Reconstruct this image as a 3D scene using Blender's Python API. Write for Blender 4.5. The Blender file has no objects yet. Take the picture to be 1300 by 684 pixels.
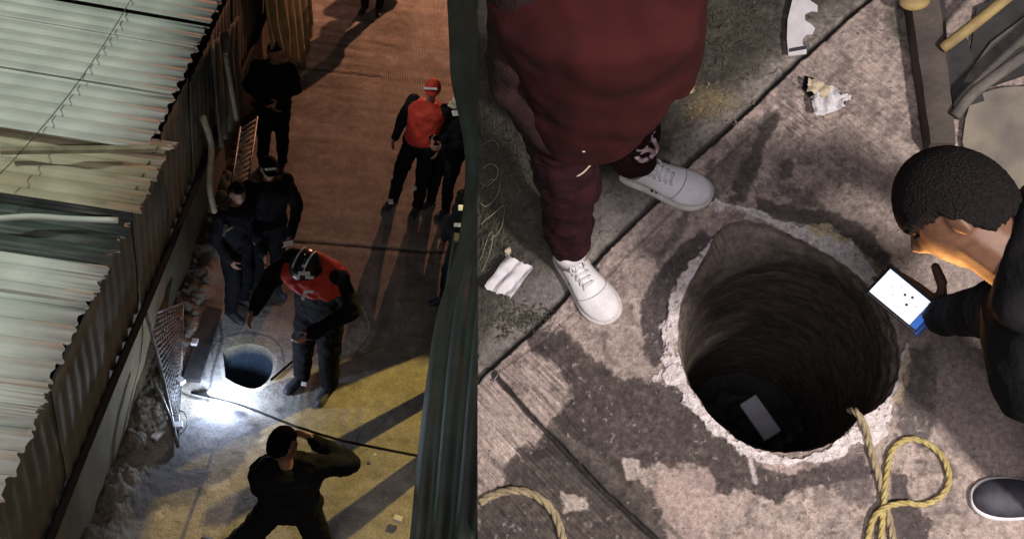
import bpy, bmesh, math, random
import numpy as np
from mathutils import Vector, Matrix
random.seed(7); np.random.seed(7)
S = bpy.context.scene; C = S.collection
# ------------------------------------------------------------------ camera, world, lights
F_PX, W_PX = 1300.0, 1300.0
class Frame:
    """a place with its own ground plane: where the camera stands above it and which way is down"""
    def __init__(s, nx, ny, H):
        n = np.array([(nx-650)/F_PX, -(ny-342)/F_PX, -1.]); n /= np.linalg.norm(n); u = -n
        x = np.array([1., 0, 0]); x -= u*x.dot(u); x /= np.linalg.norm(x); y = np.cross(u, x)
        s.R = np.array([x, y, u]); s.H = H
        m = Matrix(s.R.tolist()).to_4x4(); m.translation = (0, 0, H)
        s.cam = m; s.M = Matrix.Identity(4)
    def ray(s, px, py):
        d = np.stack([(np.asarray(px, float)-650)/F_PX, -(np.asarray(py, float)-342)/F_PX, -np.ones(np.shape(px))], -1)
        return d @ s.R.T
    def P(s, px, py, z=0.):
        d = s.ray(px, py); t = (np.asarray(z)-s.H)/d[..., 2]
        return np.array([0, 0, s.H]) + t[..., None]*d if np.ndim(t) else np.array([0, 0, s.H]) + t*d
    def V(s, px, py, z=0.): return Vector(s.P(px, py, z))
    def atY(s, px, py, Y):
        d = s.ray(px, py); t = Y/d[1]; return Vector((t*d[0], Y, s.H+t*d[2]))
    def wall(s, px, py, X):
        d = s.ray(px, py); t = X/d[0]; return Vector((X, t*d[1], s.H+t*d[2]))
A = Frame(320, 1900, 7.5)       # the alley seen from a high window
B = Frame(850, 720, 2.93)       # the pavement round the open manhole
B.M = A.cam @ B.cam.inverted()
cd = bpy.data.cameras.new('camera'); cam = bpy.data.objects.new('camera', cd); C.objects.link(cam)
cd.sensor_width = 36; cd.lens = F_PX/W_PX*36; cd.clip_start = .05; cd.clip_end = 400
cam.matrix_world = A.cam; S.camera = cam
S.view_settings.view_transform = 'Standard'; S.view_settings.look = 'None'; S.view_settings.exposure = 0
wd = bpy.data.worlds.new('World'); S.world = wd; wd.use_nodes = True
nt = wd.node_tree; sky = nt.nodes.new('ShaderNodeTexSky'); sky.sky_type = 'NISHITA'; sky.sun_disc = False
sky.sun_elevation = math.radians(4); sky.sun_rotation = math.radians(120)
bg = nt.nodes['Background']; bg.inputs[1].default_value = 0.004; nt.links.new(sky.outputs[0], bg.inputs[0])

def lamp(fr, name, kind, pos, energy, col, target=None, **kw):
    d = bpy.data.lights.new(name, kind); d.energy = energy; d.color = col
    for k, v in kw.items(): setattr(d, k, v)
    o = bpy.data.objects.new(name, d); C.objects.link(o)
    m = Matrix.Translation(pos)
    if target is not None:
        m = m @ (Vector(target)-Vector(pos)).to_track_quat('-Z', 'Y').to_matrix().to_4x4()
    o.matrix_world = fr.M @ m
    return o
lamp(A, 'ambient_sun', 'SUN', (0, 0, 20), .02, (.8, .9, 1), (-2, 4, 0), angle=math.radians(8))  # weak sun added as general ambient fill
# alley lamps
lamp(A, 'roof_lamp', 'SPOT', (-9.5, 4.2, 11.5), 2700, (.88, 1, .86), (-5.2, 6.4, 3), shadow_soft_size=.3, spot_size=math.radians(70), spot_blend=.6)
lamp(A, 'yellow_street_lamp', 'SPOT', (4.2, 10.6, 6.2), 2300, (1, .73, .18), (-.15, 4.9, 0), shadow_soft_size=.08, spot_size=math.radians(29), spot_blend=.12)
lamp(A, 'far_red_lamp', 'POINT', (1.1, 20.5, 4.4), 2000, (1, .45, .26), shadow_soft_size=.05)
lamp(A, 'far_rose_lamp', 'POINT', (-.1, 22.5, 4.6), 500, (1, .46, .34), shadow_soft_size=.07)
lamp(A, 'ground_torch_light', 'POINT', A.V(279, 497, .20), 34, (.66, .79, 1), shadow_soft_size=.04)
# manhole lamps
lamp(B, 'flood_lamp', 'AREA', (1.7, -.75, 3.3), 160, (1, .90, .835), (.3, .8, 0), size=.25)
lamp(B, 'soft_fill_light', 'AREA', (.1, -.6, 4.4), 74, (1, .92, .96), (.3, .9, 0), size=1.2)  # wide fill light added above the camera, not a street lamp
lamp(B, 'orange_lamp', 'SPOT', B.V(1120, 560, .75), 30, (1, .42, .12), B.V(1205, 285, 1.3), shadow_soft_size=.06, spot_size=math.radians(27), spot_blend=.9)

# ------------------------------------------------------------------ numeric helpers
def _h(ix, iy, seed):
    n = (ix*374761393 + iy*668265263 + seed*974634777) & 0xffffffff
    n = ((n ^ (n >> 13))*1274126177) & 0xffffffff
    return ((n ^ (n >> 16)) & 0xffff)/65535.
def vnoise(x, y, seed=0):
    x = np.asarray(x, float); y = np.asarray(y, float)
    ix = np.floor(x).astype(np.int64); iy = np.floor(y).astype(np.int64); fx = x-ix; fy = y-iy
    fx = fx*fx*(3-2*fx); fy = fy*fy*(3-2*fy)
    a = _h(ix, iy, seed); b = _h(ix+1, iy, seed); c = _h(ix, iy+1, seed); d = _h(ix+1, iy+1, seed)
    return (a*(1-fx)+b*fx)*(1-fy)+(c*(1-fx)+d*fx)*fy
def fbm(x, y, seed=0, o=5, g=.5):
    s = 0; a = 1; t = 0
    for k in range(o):
        s = s+a*vnoise(x*2**k+k*17.3, y*2**k+k*9.1, seed+k); t += a; a *= g
    return s/t*2-1
def sst(a, b, x): t = np.clip((x-a)/(b-a), 0, 1); return t*t*(3-2*t)
def dline(px, py, pts):
    """distance to a polyline and the parameter along it"""
    best = np.full(px.shape, 1e9); par = np.zeros(px.shape)
    for i in range(len(pts)-1):
        ax, ay = pts[i][:2]; bx, by = pts[i+1][:2]; dx, dy = bx-ax, by-ay
        t = np.clip(((px-ax)*dx+(py-ay)*dy)/(dx*dx+dy*dy), 0, 1)
        d = np.hypot(px-ax-t*dx, py-ay-t*dy); m = d < best
        best[m] = d[m]; par[m] = i+t[m]
    return best, par
def inside(px, py, pts):
    r = np.zeros(px.shape, bool); n = len(pts)
    for i in range(n):
        ax, ay = pts[i]; bx, by = pts[(i+1) % n]
        if ay == by: continue
        r ^= ((ay > py) != (by > py)) & (px < (bx-ax)*(py-ay)/(by-ay)+ax)
    return r
def sdf(px, py, pts):
    d, _ = dline(px, py, list(pts)+[pts[0]]); return np.where(inside(px, py, pts), -d, d)
def above(px, py, pts):
    """signed side of a polyline that runs left to right: >0 above it in the picture"""
    return np.interp(px, [p[0] for p in pts], [p[1] for p in pts])-py
def catmull(pts, n=8):
    P = [Vector(p) for p in pts]; P = [P[0]*2-P[1]]+P+[P[-1]*2-P[-2]]; out = []
    for i in range(1, len(P)-2):
        for k in range(n):
            t = k/n; a, b, c, d = P[i-1], P[i], P[i+1], P[i+2]
            out.append(.5*((2*b)+(c-a)*t+(2*a-5*b+4*c-d)*t*t+(3*b-a-3*c+d)*t**3))
    out.append(P[-2]); return out
def smooth2(pts, n=6): return [(v.x, v.y) for v in catmull([(p[0], p[1], 0) for p in pts], n)]

# ------------------------------------------------------------------ materials
def mat(name, c1, c2=None, scale=30, rough=.85, bump=.15, metal=0, detail=6, wave=None, bscale=None):
    m = bpy.data.materials.new(name); m.use_nodes = True; n = m.node_tree.nodes; l = m.node_tree.links; b = n['Principled BSDF']
    b.inputs['Roughness'].default_value = rough; b.inputs['Metallic'].default_value = metal
    tc = n.new('ShaderNodeTexCoord'); no = n.new('ShaderNodeTexNoise'); no.inputs['Scale'].default_value = scale
    no.inputs['Detail'].default_value = detail; l.new(tc.outputs['Object'], no.inputs['Vector'])
    r = n.new('ShaderNodeValToRGB'); r.color_ramp.elements[0].position = .34; r.color_ramp.elements[1].position = .68
    c2 = c2 or tuple(x*.7 for x in c1)
    r.color_ramp.elements[0].color = (*c2, 1); r.color_ramp.elements[1].color = (*c1, 1)
    l.new(no.outputs['Fac'], r.inputs[0]); l.new(r.outputs[0], b.inputs['Base Color'])
    n2 = n.new('ShaderNodeTexNoise'); n2.inputs['Scale'].default_value = bscale or scale*4; n2.inputs['Detail'].default_value = 4
    l.new(tc.outputs['Object'], n2.inputs['Vector'])
    bp = n.new('ShaderNodeBump'); bp.inputs['Strength'].default_value = bump; bp.inputs['Distance'].default_value = .01
    l.new(n2.outputs['Fac'], bp.inputs['Height']); l.new(bp.outputs[0], b.inputs['Normal'])
    return m
def vmat(name, nscale, lo, hi, rough, bump, dist, spec=.3, groove=None):
    """ground material: the albedo painted per vertex (stains, patches) times fine grain"""
    m = bpy.data.materials.new(name); m.use_nodes = True; n = m.node_tree.nodes; l = m.node_tree.links; b = n['Principled BSDF']
    b.inputs['Roughness'].default_value = rough; b.inputs['Specular IOR Level'].default_value = spec
    at = n.new('ShaderNodeAttribute'); at.attribute_name = 'Col'
    tc = n.new('ShaderNodeTexCoord'); no = n.new('ShaderNodeTexNoise'); no.inputs['Scale'].default_value = nscale; no.inputs['Detail'].default_value = 8
    no.inputs['Roughness'].default_value = .68
    l.new(tc.outputs['Object'], no.inputs['Vector'])
    mr = n.new('ShaderNodeMapRange'); mr.inputs[1].default_value = .3; mr.inputs[2].default_value = .7; mr.inputs[3].default_value = lo; mr.inputs[4].default_value = hi
    l.new(no.outputs['Fac'], mr.inputs[0])
    fac, hgt_ = mr.outputs[0], no.outputs['Fac']
    def mth(op, a, b_, c=None):
        q = n.new('ShaderNodeMath'); q.operation = op
        for i, x in enumerate((a, b_, c)):
            if x is None: continue
            if isinstance(x, (int, float)): q.inputs[i].default_value = x
            else: l.new(x, q.inputs[i])
        return q.outputs[0]
    g2 = n.new('ShaderNodeTexNoise'); g2.inputs['Scale'].default_value = nscale*6; g2.inputs['Detail'].default_value = 3; l.new(tc.outputs['Object'], g2.inputs['Vector'])
    fac = mth('MULTIPLY', fac, mth('MULTIPLY_ADD', g2.outputs['Fac'], 1.3, .35)); hgt_ = mth('MULTIPLY_ADD', g2.outputs['Fac'], .35, hgt_)
    if groove:                          # broom scratches running one way, only where the mask says the slab was broomed
        vr = n.new('ShaderNodeVectorRotate'); vr.rotation_type = 'Z_AXIS'; vr.inputs['Angle'].default_value = groove; l.new(tc.outputs['Object'], vr.inputs['Vector'])
        mp = n.new('ShaderNodeMapping'); mp.inputs['Scale'].default_value = (7, 130, 7); l.new(vr.outputs[0], mp.inputs['Vector'])
        g3 = n.new('ShaderNodeTexNoise'); g3.inputs['Scale'].default_value = 1; g3.inputs['Detail'].default_value = 3; l.new(mp.outputs[0], g3.inputs['Vector'])
        ms = n.new('ShaderNodeAttribute'); ms.attribute_name = 'Groove'; k3 = mth('MULTIPLY', mth('SUBTRACT', g3.outputs['Fac'], .5), ms.outputs['Fac'])
        fac = mth('MULTIPLY', fac, mth('MULTIPLY_ADD', k3, 2.6, 1.)); hgt_ = mth('MULTIPLY_ADD', k3, 2.2, hgt_)
    mx = n.new('ShaderNodeVectorMath'); mx.operation = 'SCALE'; l.new(at.outputs['Color'], mx.inputs[0]); l.new(fac, mx.inputs['Scale'])
    l.new(mx.outputs[0], b.inputs['Base Color'])
    bp = n.new('ShaderNodeBump'); bp.inputs['Strength'].default_value = bump; bp.inputs['Distance'].default_value = dist
    l.new(hgt_, bp.inputs['Height']); l.new(bp.outputs[0], b.inputs['Normal'])
    return m
def emit(name, col, s):
    m = bpy.data.materials.new(name); m.use_nodes = True; b = m.node_tree.nodes['Principled BSDF']
    b.inputs['Base Color'].default_value = (*col, 1); b.inputs['Emission Color'].default_value = (*col, 1); b.inputs['Emission Strength'].default_value = s
    b.inputs['Roughness'].default_value = .3
    return m
_g = B.P(835, 686)-B.P(626, 473)
MB = vmat('pavement_concrete', 60, .62, 1.38, .85, .6, .005, groove=-math.atan2(_g[1], _g[0]))
MA = vmat('alley_concrete', 9, .75, 1.25, .9, .35, .02)
M = dict(
 well=vmat('well_wall', 40, .6, 1.4, .6, .6, .01),
 wallp=mat('old_plaster', (.13, .108, .058), (.065, .053, .030), 2.2, .9, .5, bscale=14),
 rust=mat('dark_corrugated', (.12, .115, .08), (.07, .065, .045), 3, .75, .2),
 roofg=mat('galvanised_roof', (.66, .68, .63), (.50, .53, .49), 3.2, .7, .1),
 roofy=mat('yellowed_roof', (.52, .48, .36), (.36, .31, .20), 3.2, .75, .1),
 roofd=mat('dark_roof', (.10, .12, .115), (.045, .055, .05), 4, .5, .15),
 tarp=mat('grey_green_tarp', (.036, .044, .041), (.016, .020, .018), 3, .65, .3, bscale=40),
 drape=mat('yellow_tarp', (.42, .38, .22), (.24, .21, .12), 5, .8, .3),
 steel=mat('dull_steel', (.22, .22, .23), (.09, .085, .08), 12, .5, .1, .6),
 pale=mat('pale_pipe', (.35, .31, .22), (.2, .18, .12), 8, .7, .1),
 black=mat('black_cloth', (.010, .010, .012), (.006, .006, .007), 14, .9, .3),
 navy=mat('dark_cloth', (.016, .015, .019), (.009, .009, .011), 14, .9, .3),
 red=mat('orange_red_jacket', (.70, .075, .045), (.50, .042, .03), 9, .6, .3),
 refl=mat('reflective_band', (.9, .9, .88), (.7, .7, .7), 20, .3, .1),
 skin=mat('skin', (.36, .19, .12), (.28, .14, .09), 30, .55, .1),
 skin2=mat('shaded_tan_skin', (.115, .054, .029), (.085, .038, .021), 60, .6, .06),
 hair=mat('black_hair', (.012, .010, .010), (.006, .005, .005), 160, .95, .9, bscale=260),
 helm=mat('black_helmet', (.02, .02, .022), (.012, .012, .013), 10, .25, .03),
 white=mat('white_paper', (.74, .72, .76), (.60, .58, .62), 22, .8, .25),
 beige=mat('beige_paper', (.62, .53, .38), (.5, .42, .3), 22, .8, .2),
 shoe=mat('white_leather', (.80, .79, .82), (.70, .68, .71), 26, .55, .25),
 sole=mat('off_white_rubber', (.66, .62, .60), (.5, .46, .43), 30, .6, .2),
 greyseam=mat('grey_seam', (.48, .47, .50), None, 30, .8, .1),
 lace=mat('white_lace', (.74, .74, .76), (.58, .57, .60), 90, .8, .3),
 mark=mat('dark_mark', (.05, .05, .07), (.03, .03, .04), 40, .6, .1),
 hoodie=mat('maroon_fleece', (.043, .0088, .0090), (.026, .0060, .0062), 9, .95, .25, bscale=300),
 sleeve=mat('dark_maroon_sleeve', (.034, .016, .016), (.020, .011, .012), 22, .95, .5, bscale=220),
 jogger=mat('maroon_jogger', (.036, .0105, .0145), (.020, .0066, .009), 26, .95, .5, bscale=220),
 prnt=mat('pink_white_print', (.70, .56, .60), (.5, .36, .42), 40, .8, .1),
 rope=mat('old_rope', (.46, .38, .23), (.27, .21, .13), 60, .9, .5),
 rope2=mat('yellow_rope', (.58, .48, .20), (.40, .31, .12), 60, .85, .5),
 wood=mat('weathered_wood', (.11, .09, .078), (.055, .045, .040), 9, .85, .5),
 bamboo=mat('yellow_pole', (.42, .31, .12), (.24, .17, .075), 14, .7, .3),
 greywood=mat('grey_pole', (.19, .17, .155), (.09, .08, .075), 14, .8, .4),
 board=mat('stained_board', (.30, .26, .205), (.12, .115, .11), 6, .85, .4),
 darkb=mat('dark_board', (.05, .049, .052), (.028, .027, .028), 9, .8, .3),
 grass=mat('dark_weeds', (.085, .080, .052), (.05, .048, .032), 20, .8, .2),
 dry=mat('dry_stalk', (.24, .22, .16), (.15, .13, .09), 20, .8, .2),
 rock=mat('rubble_stone', (.11, .095, .07), (.06, .052, .04), 12, .9, .5),
 phoneb=mat('phone_body', (.012, .012, .014), (.01, .01, .012), 10, .25, .02),
 blue=mat('blue_phone_case', (.03, .10, .42), (.02, .07, .32), 10, .35, .02),
 grey=mat('grey_device', (.62, .63, .74), (.52, .53, .62), 16, .5, .1),
 screen=emit('phone_screen', (.80, .86, 1), .95), icon=mat('screen_icon', (.04, .08, .2), None, 5, .5, 0),
 blueui=emit('screen_blue_bar', (.03, .16, .62), .5),
 lens=emit('torch_lens', (.85, .92, 1), 60),
 cable=mat('black_cable', (.014, .013, .012), None, 8, .8, .05),
 cup=mat('white_foam', (.72, .70, .74), (.6, .58, .62), 30, .6, .1),
)

for k_ in ('black', 'navy', 'red', 'hoodie', 'sleeve', 'jogger', 'hair', 'cable'): M[k_].node_tree.nodes['Principled BSDF'].inputs['Specular IOR Level'].default_value = .12
# ------------------------------------------------------------------ object helpers
BASE = {}
def tag(o, label=None, cat=None, group=None, kind=None):
    for k, v in (('label', label), ('category', cat), ('group', group), ('kind', kind)):
        if v: o[k] = v
    return o
def thing(fr, name, base, label, cat, group=None):
    o = bpy.data.objects.new(name, None); C.objects.link(o); o.empty_display_size = .1
    o.matrix_world = fr.M @ Matrix.Translation(base); BASE[o.name] = Vector(base)
    return tag(o, label, cat, group)
def obj(fr, name, verts, faces, material, parent=None, base=None, smooth=True, col=None):
    v = np.array([tuple(p) for p in verts], float)
    if parent: bs = BASE[parent.name]
    else: bs = Vector(base) if base is not None else Vector(v.mean(0))
    v = v-np.array(bs)
    me = bpy.data.meshes.new(name); me.from_pydata(v.tolist(), [], [tuple(f) for f in faces]); me.update()
    me.polygons.foreach_set('use_smooth', [smooth]*len(me.polygons))
    if isinstance(material, str): material = M[material]
    me.materials.append(material)
    if col is not None:
        a = me.color_attributes.new('Col', 'FLOAT_COLOR', 'POINT')
        a.data.foreach_set('color', np.concatenate([col, np.ones((len(col), 1))], 1).astype(np.float32).ravel())
    o = bpy.data.objects.new(name, me); C.objects.link(o); BASE[o.name] = bs
    if parent: o.parent = parent
    else: o.matrix_world = fr.M @ Matrix.Translation(bs)
    return o
class Geo:
    def __init__(s): s.v = []; s.f = []
    def add(s, v, f):
        k = len(s.v); s.v += [tuple(p) for p in v]; s.f += [tuple(i+k for i in q) for q in f]; return s
    def box(s, c, sx, sy, sz, R=None):
        R = R or Matrix.Identity(3); c = Vector(c)
        v = [c+R@Vector((a*sx/2, b*sy/2, d*sz/2)) for a in (-1, 1) for b in (-1, 1) for d in (-1, 1)]
        return s.add(v, [(0, 1, 3, 2), (4, 6, 7, 5), (0, 4, 5, 1), (2, 3, 7, 6), (0, 2, 6, 4), (1, 5, 7, 3)])
    def tube(s, pts, r, n=8, cap=True):
        pts = [Vector(p) for p in pts]; rr = r if isinstance(r, (list, tuple)) else [r]*len(pts); v = []; f = []; up = None
        for i, p in enumerate(pts):
            t = (pts[min(i+1, len(pts)-1)]-pts[max(i-1, 0)]).normalized()
            if up is None: up = t.orthogonal().normalized()
            up = (up-t*up.dot(t)).normalized(); w = t.cross(up)
            for k in range(n):
                a = 2*math.pi*k/n; v.append(p+(up*math.cos(a)+w*math.sin(a))*rr[i])
        for i in range(len(pts)-1):
            for k in range(n): f.append((i*n+k, i*n+(k+1) % n, (i+1)*n+(k+1) % n, (i+1)*n+k))
        if cap: f += [tuple(range(n))[::-1], tuple(range((len(pts)-1)*n, len(pts)*n))]
        return s.add(v, f)
    def capsule(s, a, b, ra, rb, n=12):
        a = Vector(a); b = Vector(b); d = (b-a); L = d.length or 1e-4; d = d/L; pts = []; rr = []
        for k in range(5): t = math.pi/2*k/4; pts.append(a-d*ra*math.cos(t)); rr.append(max(ra*math.sin(t), .001))
        for k in range(5): t = math.pi/2*k/4; pts.append(b+d*rb*math.sin(t)); rr.append(max(rb*math.cos(t), .001))
        return s.tube(pts, rr, n)
    def loft(s, secs, n=20, p=2.3):
        """secs: (centre, side vector, depth vector) with half sizes in the vectors' lengths"""
        v = []; f = []
        for c, a, b in secs:
            for k in range(n):
                t = 2*math.pi*k/n; ct, st = math.cos(t), math.sin(t)
                v.append(Vector(c)+Vector(a)*math.copysign(abs(ct)**(2/p), ct)+Vector(b)*math.copysign(abs(st)**(2/p), st))
        for i in range(len(secs)-1):
            for k in range(n): f.append((i*n+k, i*n+(k+1) % n, (i+1)*n+(k+1) % n, (i+1)*n+k))
        f += [tuple(range(n))[::-1], tuple(range((len(secs)-1)*n, len(secs)*n))]
        return s.add(v, f)
    def ell(s, c, ax, ay, az, nu=16, nv=12):
        c = Vector(c); v = []; f = []
        for j in range(nv+1):
            ph = math.pi*j/nv
            for i in range(nu):
                th = 2*math.pi*i/nu
                v.append(c+Vector(ax)*math.sin(ph)*math.cos(th)+Vector(ay)*math.sin(ph)*math.sin(th)+Vector(az)*math.cos(ph))
        for j in range(nv):
            for i in range(nu): f.append((j*nu+i, j*nu+(i+1) % nu, (j+1)*nu+(i+1) % nu, (j+1)*nu+i))
        return s.add(v, f)
    def build(s, fr, name, material, parent=None, base=None, smooth=True): return obj(fr, name, s.v, s.f, material, parent, base, smooth)
def remesh(o, vox, sm=4, fac=.6, disp=0, dscale=.1, seed=0):
    m = o.modifiers.new('remesh', 'REMESH'); m.mode = 'VOXEL'; m.voxel_size = vox; m.use_smooth_shade = True
    if sm: q = o.modifiers.new('smooth', 'SMOOTH'); q.iterations = sm; q.factor = fac
    if disp:
        t = bpy.data.textures.new('folds', 'CLOUDS'); t.noise_scale = dscale; t.noise_depth = 2
        d = o.modifiers.new('folds', 'DISPLACE'); d.texture = t; d.strength = disp; d.mid_level = .5; d.texture_coords = 'LOCAL'
    return o
def sheet(fr, name, pts_px, z, material, thick=.01, parent=None, label=None, cat=None, bulge=None, base=None):
    """a flat piece with real thickness, its outline given on the plane of height z"""
    top = [fr.V(x, y, z if not callable(z) else z(x, y)) for x, y in pts_px]; n = len(top)
    v = top+[p-Vector((0, 0, thick)) for p in top]
    f = [tuple(range(n)), tuple(range(2*n-1, n-1, -1))]+[(i, i+n, (i+1) % n+n, (i+1) % n) for i in range(n)]
    o = obj(fr, name, v, f, material, parent, base, False)
    return tag(o, label, cat)

# ------------------------------------------------------------------ ground with a hole: polar sheet
def polar(fr, hole, rect, NA, NR, zcentre=None):
    cx, cy = np.mean(hole, 0)
    th = np.linspace(0, 2*np.pi, NA, endpoint=False); dx, dy = np.cos(th), np.sin(th)
    hr = np.zeros(NA); n = len(hole)
    for i in range(n):
        ax, ay = hole[i][0]-cx, hole[i][1]-cy; bx, by = hole[(i+1) % n][0]-cx, hole[(i+1) % n][1]-cy
        ex, ey = bx-ax, by-ay; den = dx*ey-dy*ex
        den = np.where(abs(den) < 1e-9, 1e-9, den)
        t = (ax*ey-ay*ex)/den; u = (ax*dy-ay*dx)/den
        m = (t > 0) & (u >= 0) & (u <= 1.0001); hr[m] = np.maximum(hr[m], t[m])
    x0, y0, x1, y1 = rect
    tx = np.where(dx > 0, (x1-cx)/np.where(dx > 1e-9, dx, 1e9), (x0-cx)/np.where(dx < -1e-9, dx, -1e9)); tx = np.where(abs(dx) < 1e-9, 1e9, tx)
    ty = np.where(dy > 0, (y1-cy)/np.where(dy > 1e-9, dy, 1e9), (y0-cy)/np.where(dy < -1e-9, dy, -1e9)); ty = np.where(abs(dy) < 1e-9, 1e9, ty)
    R = np.minimum(tx, ty)
    s = np.linspace(0, 1, NR)[:, None]**1.15
    r = hr[None]+(R-hr)[None]*s
    px = cx+r*dx; py = cy+r*dy
    idx = np.arange(NA*NR).reshape(NR, NA)
    q = np.stack([idx[:-1], np.roll(idx[:-1], -1, 1), np.roll(idx[1:], -1, 1), idx[1:]], -1).reshape(-1, 4)
    return px.ravel(), py.ravel(), q, idx
def piece(fr, name, V, q, col, material, base, **kw):
    u, inv = np.unique(q, return_inverse=True); inv = inv.reshape(q.shape)
    o = obj(fr, name, V[u], inv[:, ::-1].tolist() if kw.get('flip') else inv.tolist(), material, None, base, True, col[u])
    if 'gr' in kw: a = o.data.attributes.new('Groove', 'FLOAT', 'POINT'); a.data.foreach_set('value', kw['gr'][u].astype(np.float32))
    return o
def mixc(c, k, t): return c*(1-t[:, None])+np.array(k)*t[:, None]

# ================================================================== MANHOLE PLACE (right)
HOLE = smooth2([(899,316),(910,294),(932,280),(963,282),(1002,298),(1042,318),(1076,340),(1106,366),(1130,402),(1141,440),(1139,480),(1122,511),(1092,530),(1074,548),(1052,564),(1012,573),(975,573),(945,563),(915,540),(886,506),(867,470),(860,430),(865,386),(880,350)], 5)
jit = [random.uniform(-1.3, 1.3) for _ in HOLE]; hc = np.mean(HOLE, 0)
HOLE = [(x+(x-hc[0])/140*j, y+(y-hc[1])/140*j) for (x, y), j in zip(HOLE, jit)]
J1 = [(500,590),(606,481),(640,449),(666,426),(713,381),(766,318),(838,249),(880,200),(920,165),(960,128),(1000,88),(1050,44),(1100,0),(1230,-110),(1400,-250)]
J2 = [(626,473),(660,512),(713,568),(765,622),(835,686),(930,770),(1000,830)]
px, py, q, idx = polar(B, HOLE, (606.3, -110, 1420, 800), 1440, 400)
V = B.P(px, py, 0.); gx, gy = V[:, 0], V[:, 1]
n1 = fbm(px/38, py/38, 3); n2 = fbm(px/13, py/13, 11, 4); n3 = fbm(px/90, py/90, 23); nf = fbm(px/5, py/5, 31, 3)
col = np.tile(np.array([.335, .272, .246]), (len(px), 1)); hgt = n1*.003+n2*.002+nf*.0011
col *= (1+.26*n3+.26*n1+.28*n2+.12*nf)[:, None]
ab = above(px, py, J1)*.72                      # >0: beyond the kerb line
j1d, _ = dline(px, py, J1); j2d, _ = dline(px, py, J2)
# broom lines of the slab beyond the hole and of the one at lower left
bl = np.sin((px*.62-py*.78+n3*6+n1*3)/1.9); blm = sst(-10, 40, px-960-(py-60)*.1)*sst(300, 190, py)*(.35+.65*sst(-.3, .5, n3+n1*.4))
bl = np.sin((px*.58-py*.82+n1*4)*0 + (px*.80-py*.60+n1*4)/1.9)
br = np.sin((px*.60-py*.80+n1*2.5)/1.45)*(.6+.4*n2)
col *= (1+.05*br*blm)[:, None]
lowl = inside(px, py, [(560,484)]+J2+[(560,830)]) & (px < 1000)
bl2 = np.sin((px*.71-py*.70+n1*3)/1.35)*(.6+.5*n2)
col = np.where(lowl[:, None], col*(1+.04*bl2)[:, None], col); hgt += 0
blm3 = sst(20, 0, sdf(px, py, [(640,470),(690,440),(745,500),(720,560)])+n2*8); GR = np.clip(blm*.8+blm3+np.where(lowl, 1., 0), 0, 1)*(.45+.55*sst(-.5, .4, n1))
fs = fbm(px/2.6, py/2.6, 301, 2); col *= (1+.17*fs)[:, None]; pit = sst(.26, .42, fbm(px/6.5, py/6.5, 311, 4)+.25*n1); col = mixc(col, (.14, .11, .10), .55*pit*sst(-14, 4, -ab)); hgt -= pit*.0012
blot = sst(.05, .3, fbm(px/30+3, py/30, 321, 5, .62)); col = mixc(col, (.42, .345, .305), .45*blot)
# mottled scabs
sc = sst(.10, .42, fbm(px/17+50, py/17, 71, 4)+.35*n3)*sst(-5, 30, -ab+20)*(~lowl)
col = mixc(col, (.13, .105, .10), .55*sc); hgt -= sc*.0022
pk = sst(.22, .5, fbm(px/21+9, py/21+4, 91, 4)); col = mixc(col, (.46, .36, .32), .45*pk)
# big damp stain and dark bands
nj = fbm(px/7, py/7, 341, 4)
def stain(poly, k, amount, amp=9, soft=4, dz=0):
    global col, hgt
    soft = soft*.85
    m = sst(soft, -soft, sdf(px, py, poly)+n2*amp*.8+nj*amp*.9)*min(1, amount*1.14)
    col = mixc(col, np.array(k)*.56, m*(.86+.14*sst(-.5, .1, nj))) if max(k) < .2 else mixc(col, k, m); hgt = hgt+m*dz
DK = (.082, .066, .066)
stain([(664,424),(674,418),(700,424),(716,420),(735,438),(752,456),(790,478),(830,487),(862,486),(890,516),(925,560),(962,590),(1000,600),(1060,590),(1096,578),(1112,600),(1085,612),(1010,622),(985,642),(940,618),(905,632),(880,618),(860,600),(840,588),(812,596),(785,600),(756,575),(716,548),(700,530),(714,520),(722,500),(716,478),(700,456),(676,446)], DK, .80, 8, 4, -.0015)
stain([(700,520),(740,545),(800,600),(850,640),(900,690),(860,700),(800,665),(740,610),(690,556)], (.09, .078, .072), .75, 8)
stain([(655,570),(700,560),(740,580),(790,625),(850,700),(700,720),(606,720),(606,640),(640,610)], (.085, .072, .066), .80, 12, 6)
stain([(668,575),(700,566),(704,576),(682,586)], DK, .8, 3, 2)
stain([(790,580),(812,582),(814,604),(796,608)], (.42, .35, .32), .85, 4, 2)
stain([(712,625),(745,630),(748,648),(716,650)], (.40, .34, .30), .8, 5, 2)
stain([(832,608),(870,588),(905,600),(915,640),(900,690),(850,690),(835,640)], (.44, .34, .31), .6, 7, 4)
stain([(915,296),(900,318),(868,345),(850,380),(842,420),(846,458),(826,462),(812,420),(814,380),(835,345),(870,305),(905,284)], (.12, .098, .10), .85, 5, 3, -.004)
stain([(975,140),(992,150),(972,190),(960,232),(942,258),(925,255),(938,215),(955,180)], (.115, .095, .09), .8, 6, 4, -.003)
stain([(905,205),(950,160),(978,158),(958,215),(900,262),(860,300),(838,345),(826,330),(856,280)], (.13, .108, .10), .55, 10, 5, -.002)
stain([(960,250),(1010,262),(1055,268),(1100,290),(1132,322),(1128,344),(1100,322),(1060,292),(1010,282),(965,272)], (.14, .115, .112), .8, 5, 3, -.002)
stain([(1150,446),(1180,438),(1192,470),(1188,540),(1172,568),(1148,560),(1136,520),(1142,480)], (.16, .142, .142), .75, 6, 4)
stain([(1228,518),(1246,520),(1244,540),(1227,538)], (.17, .15, .145), .6, 2, 2)
stain([(1128,596),(1150,600),(1160,640),(1185,660),(1176,700),(1140,700),(1130,650)], (.10, .082, .085), .8, 6, 3)
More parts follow.
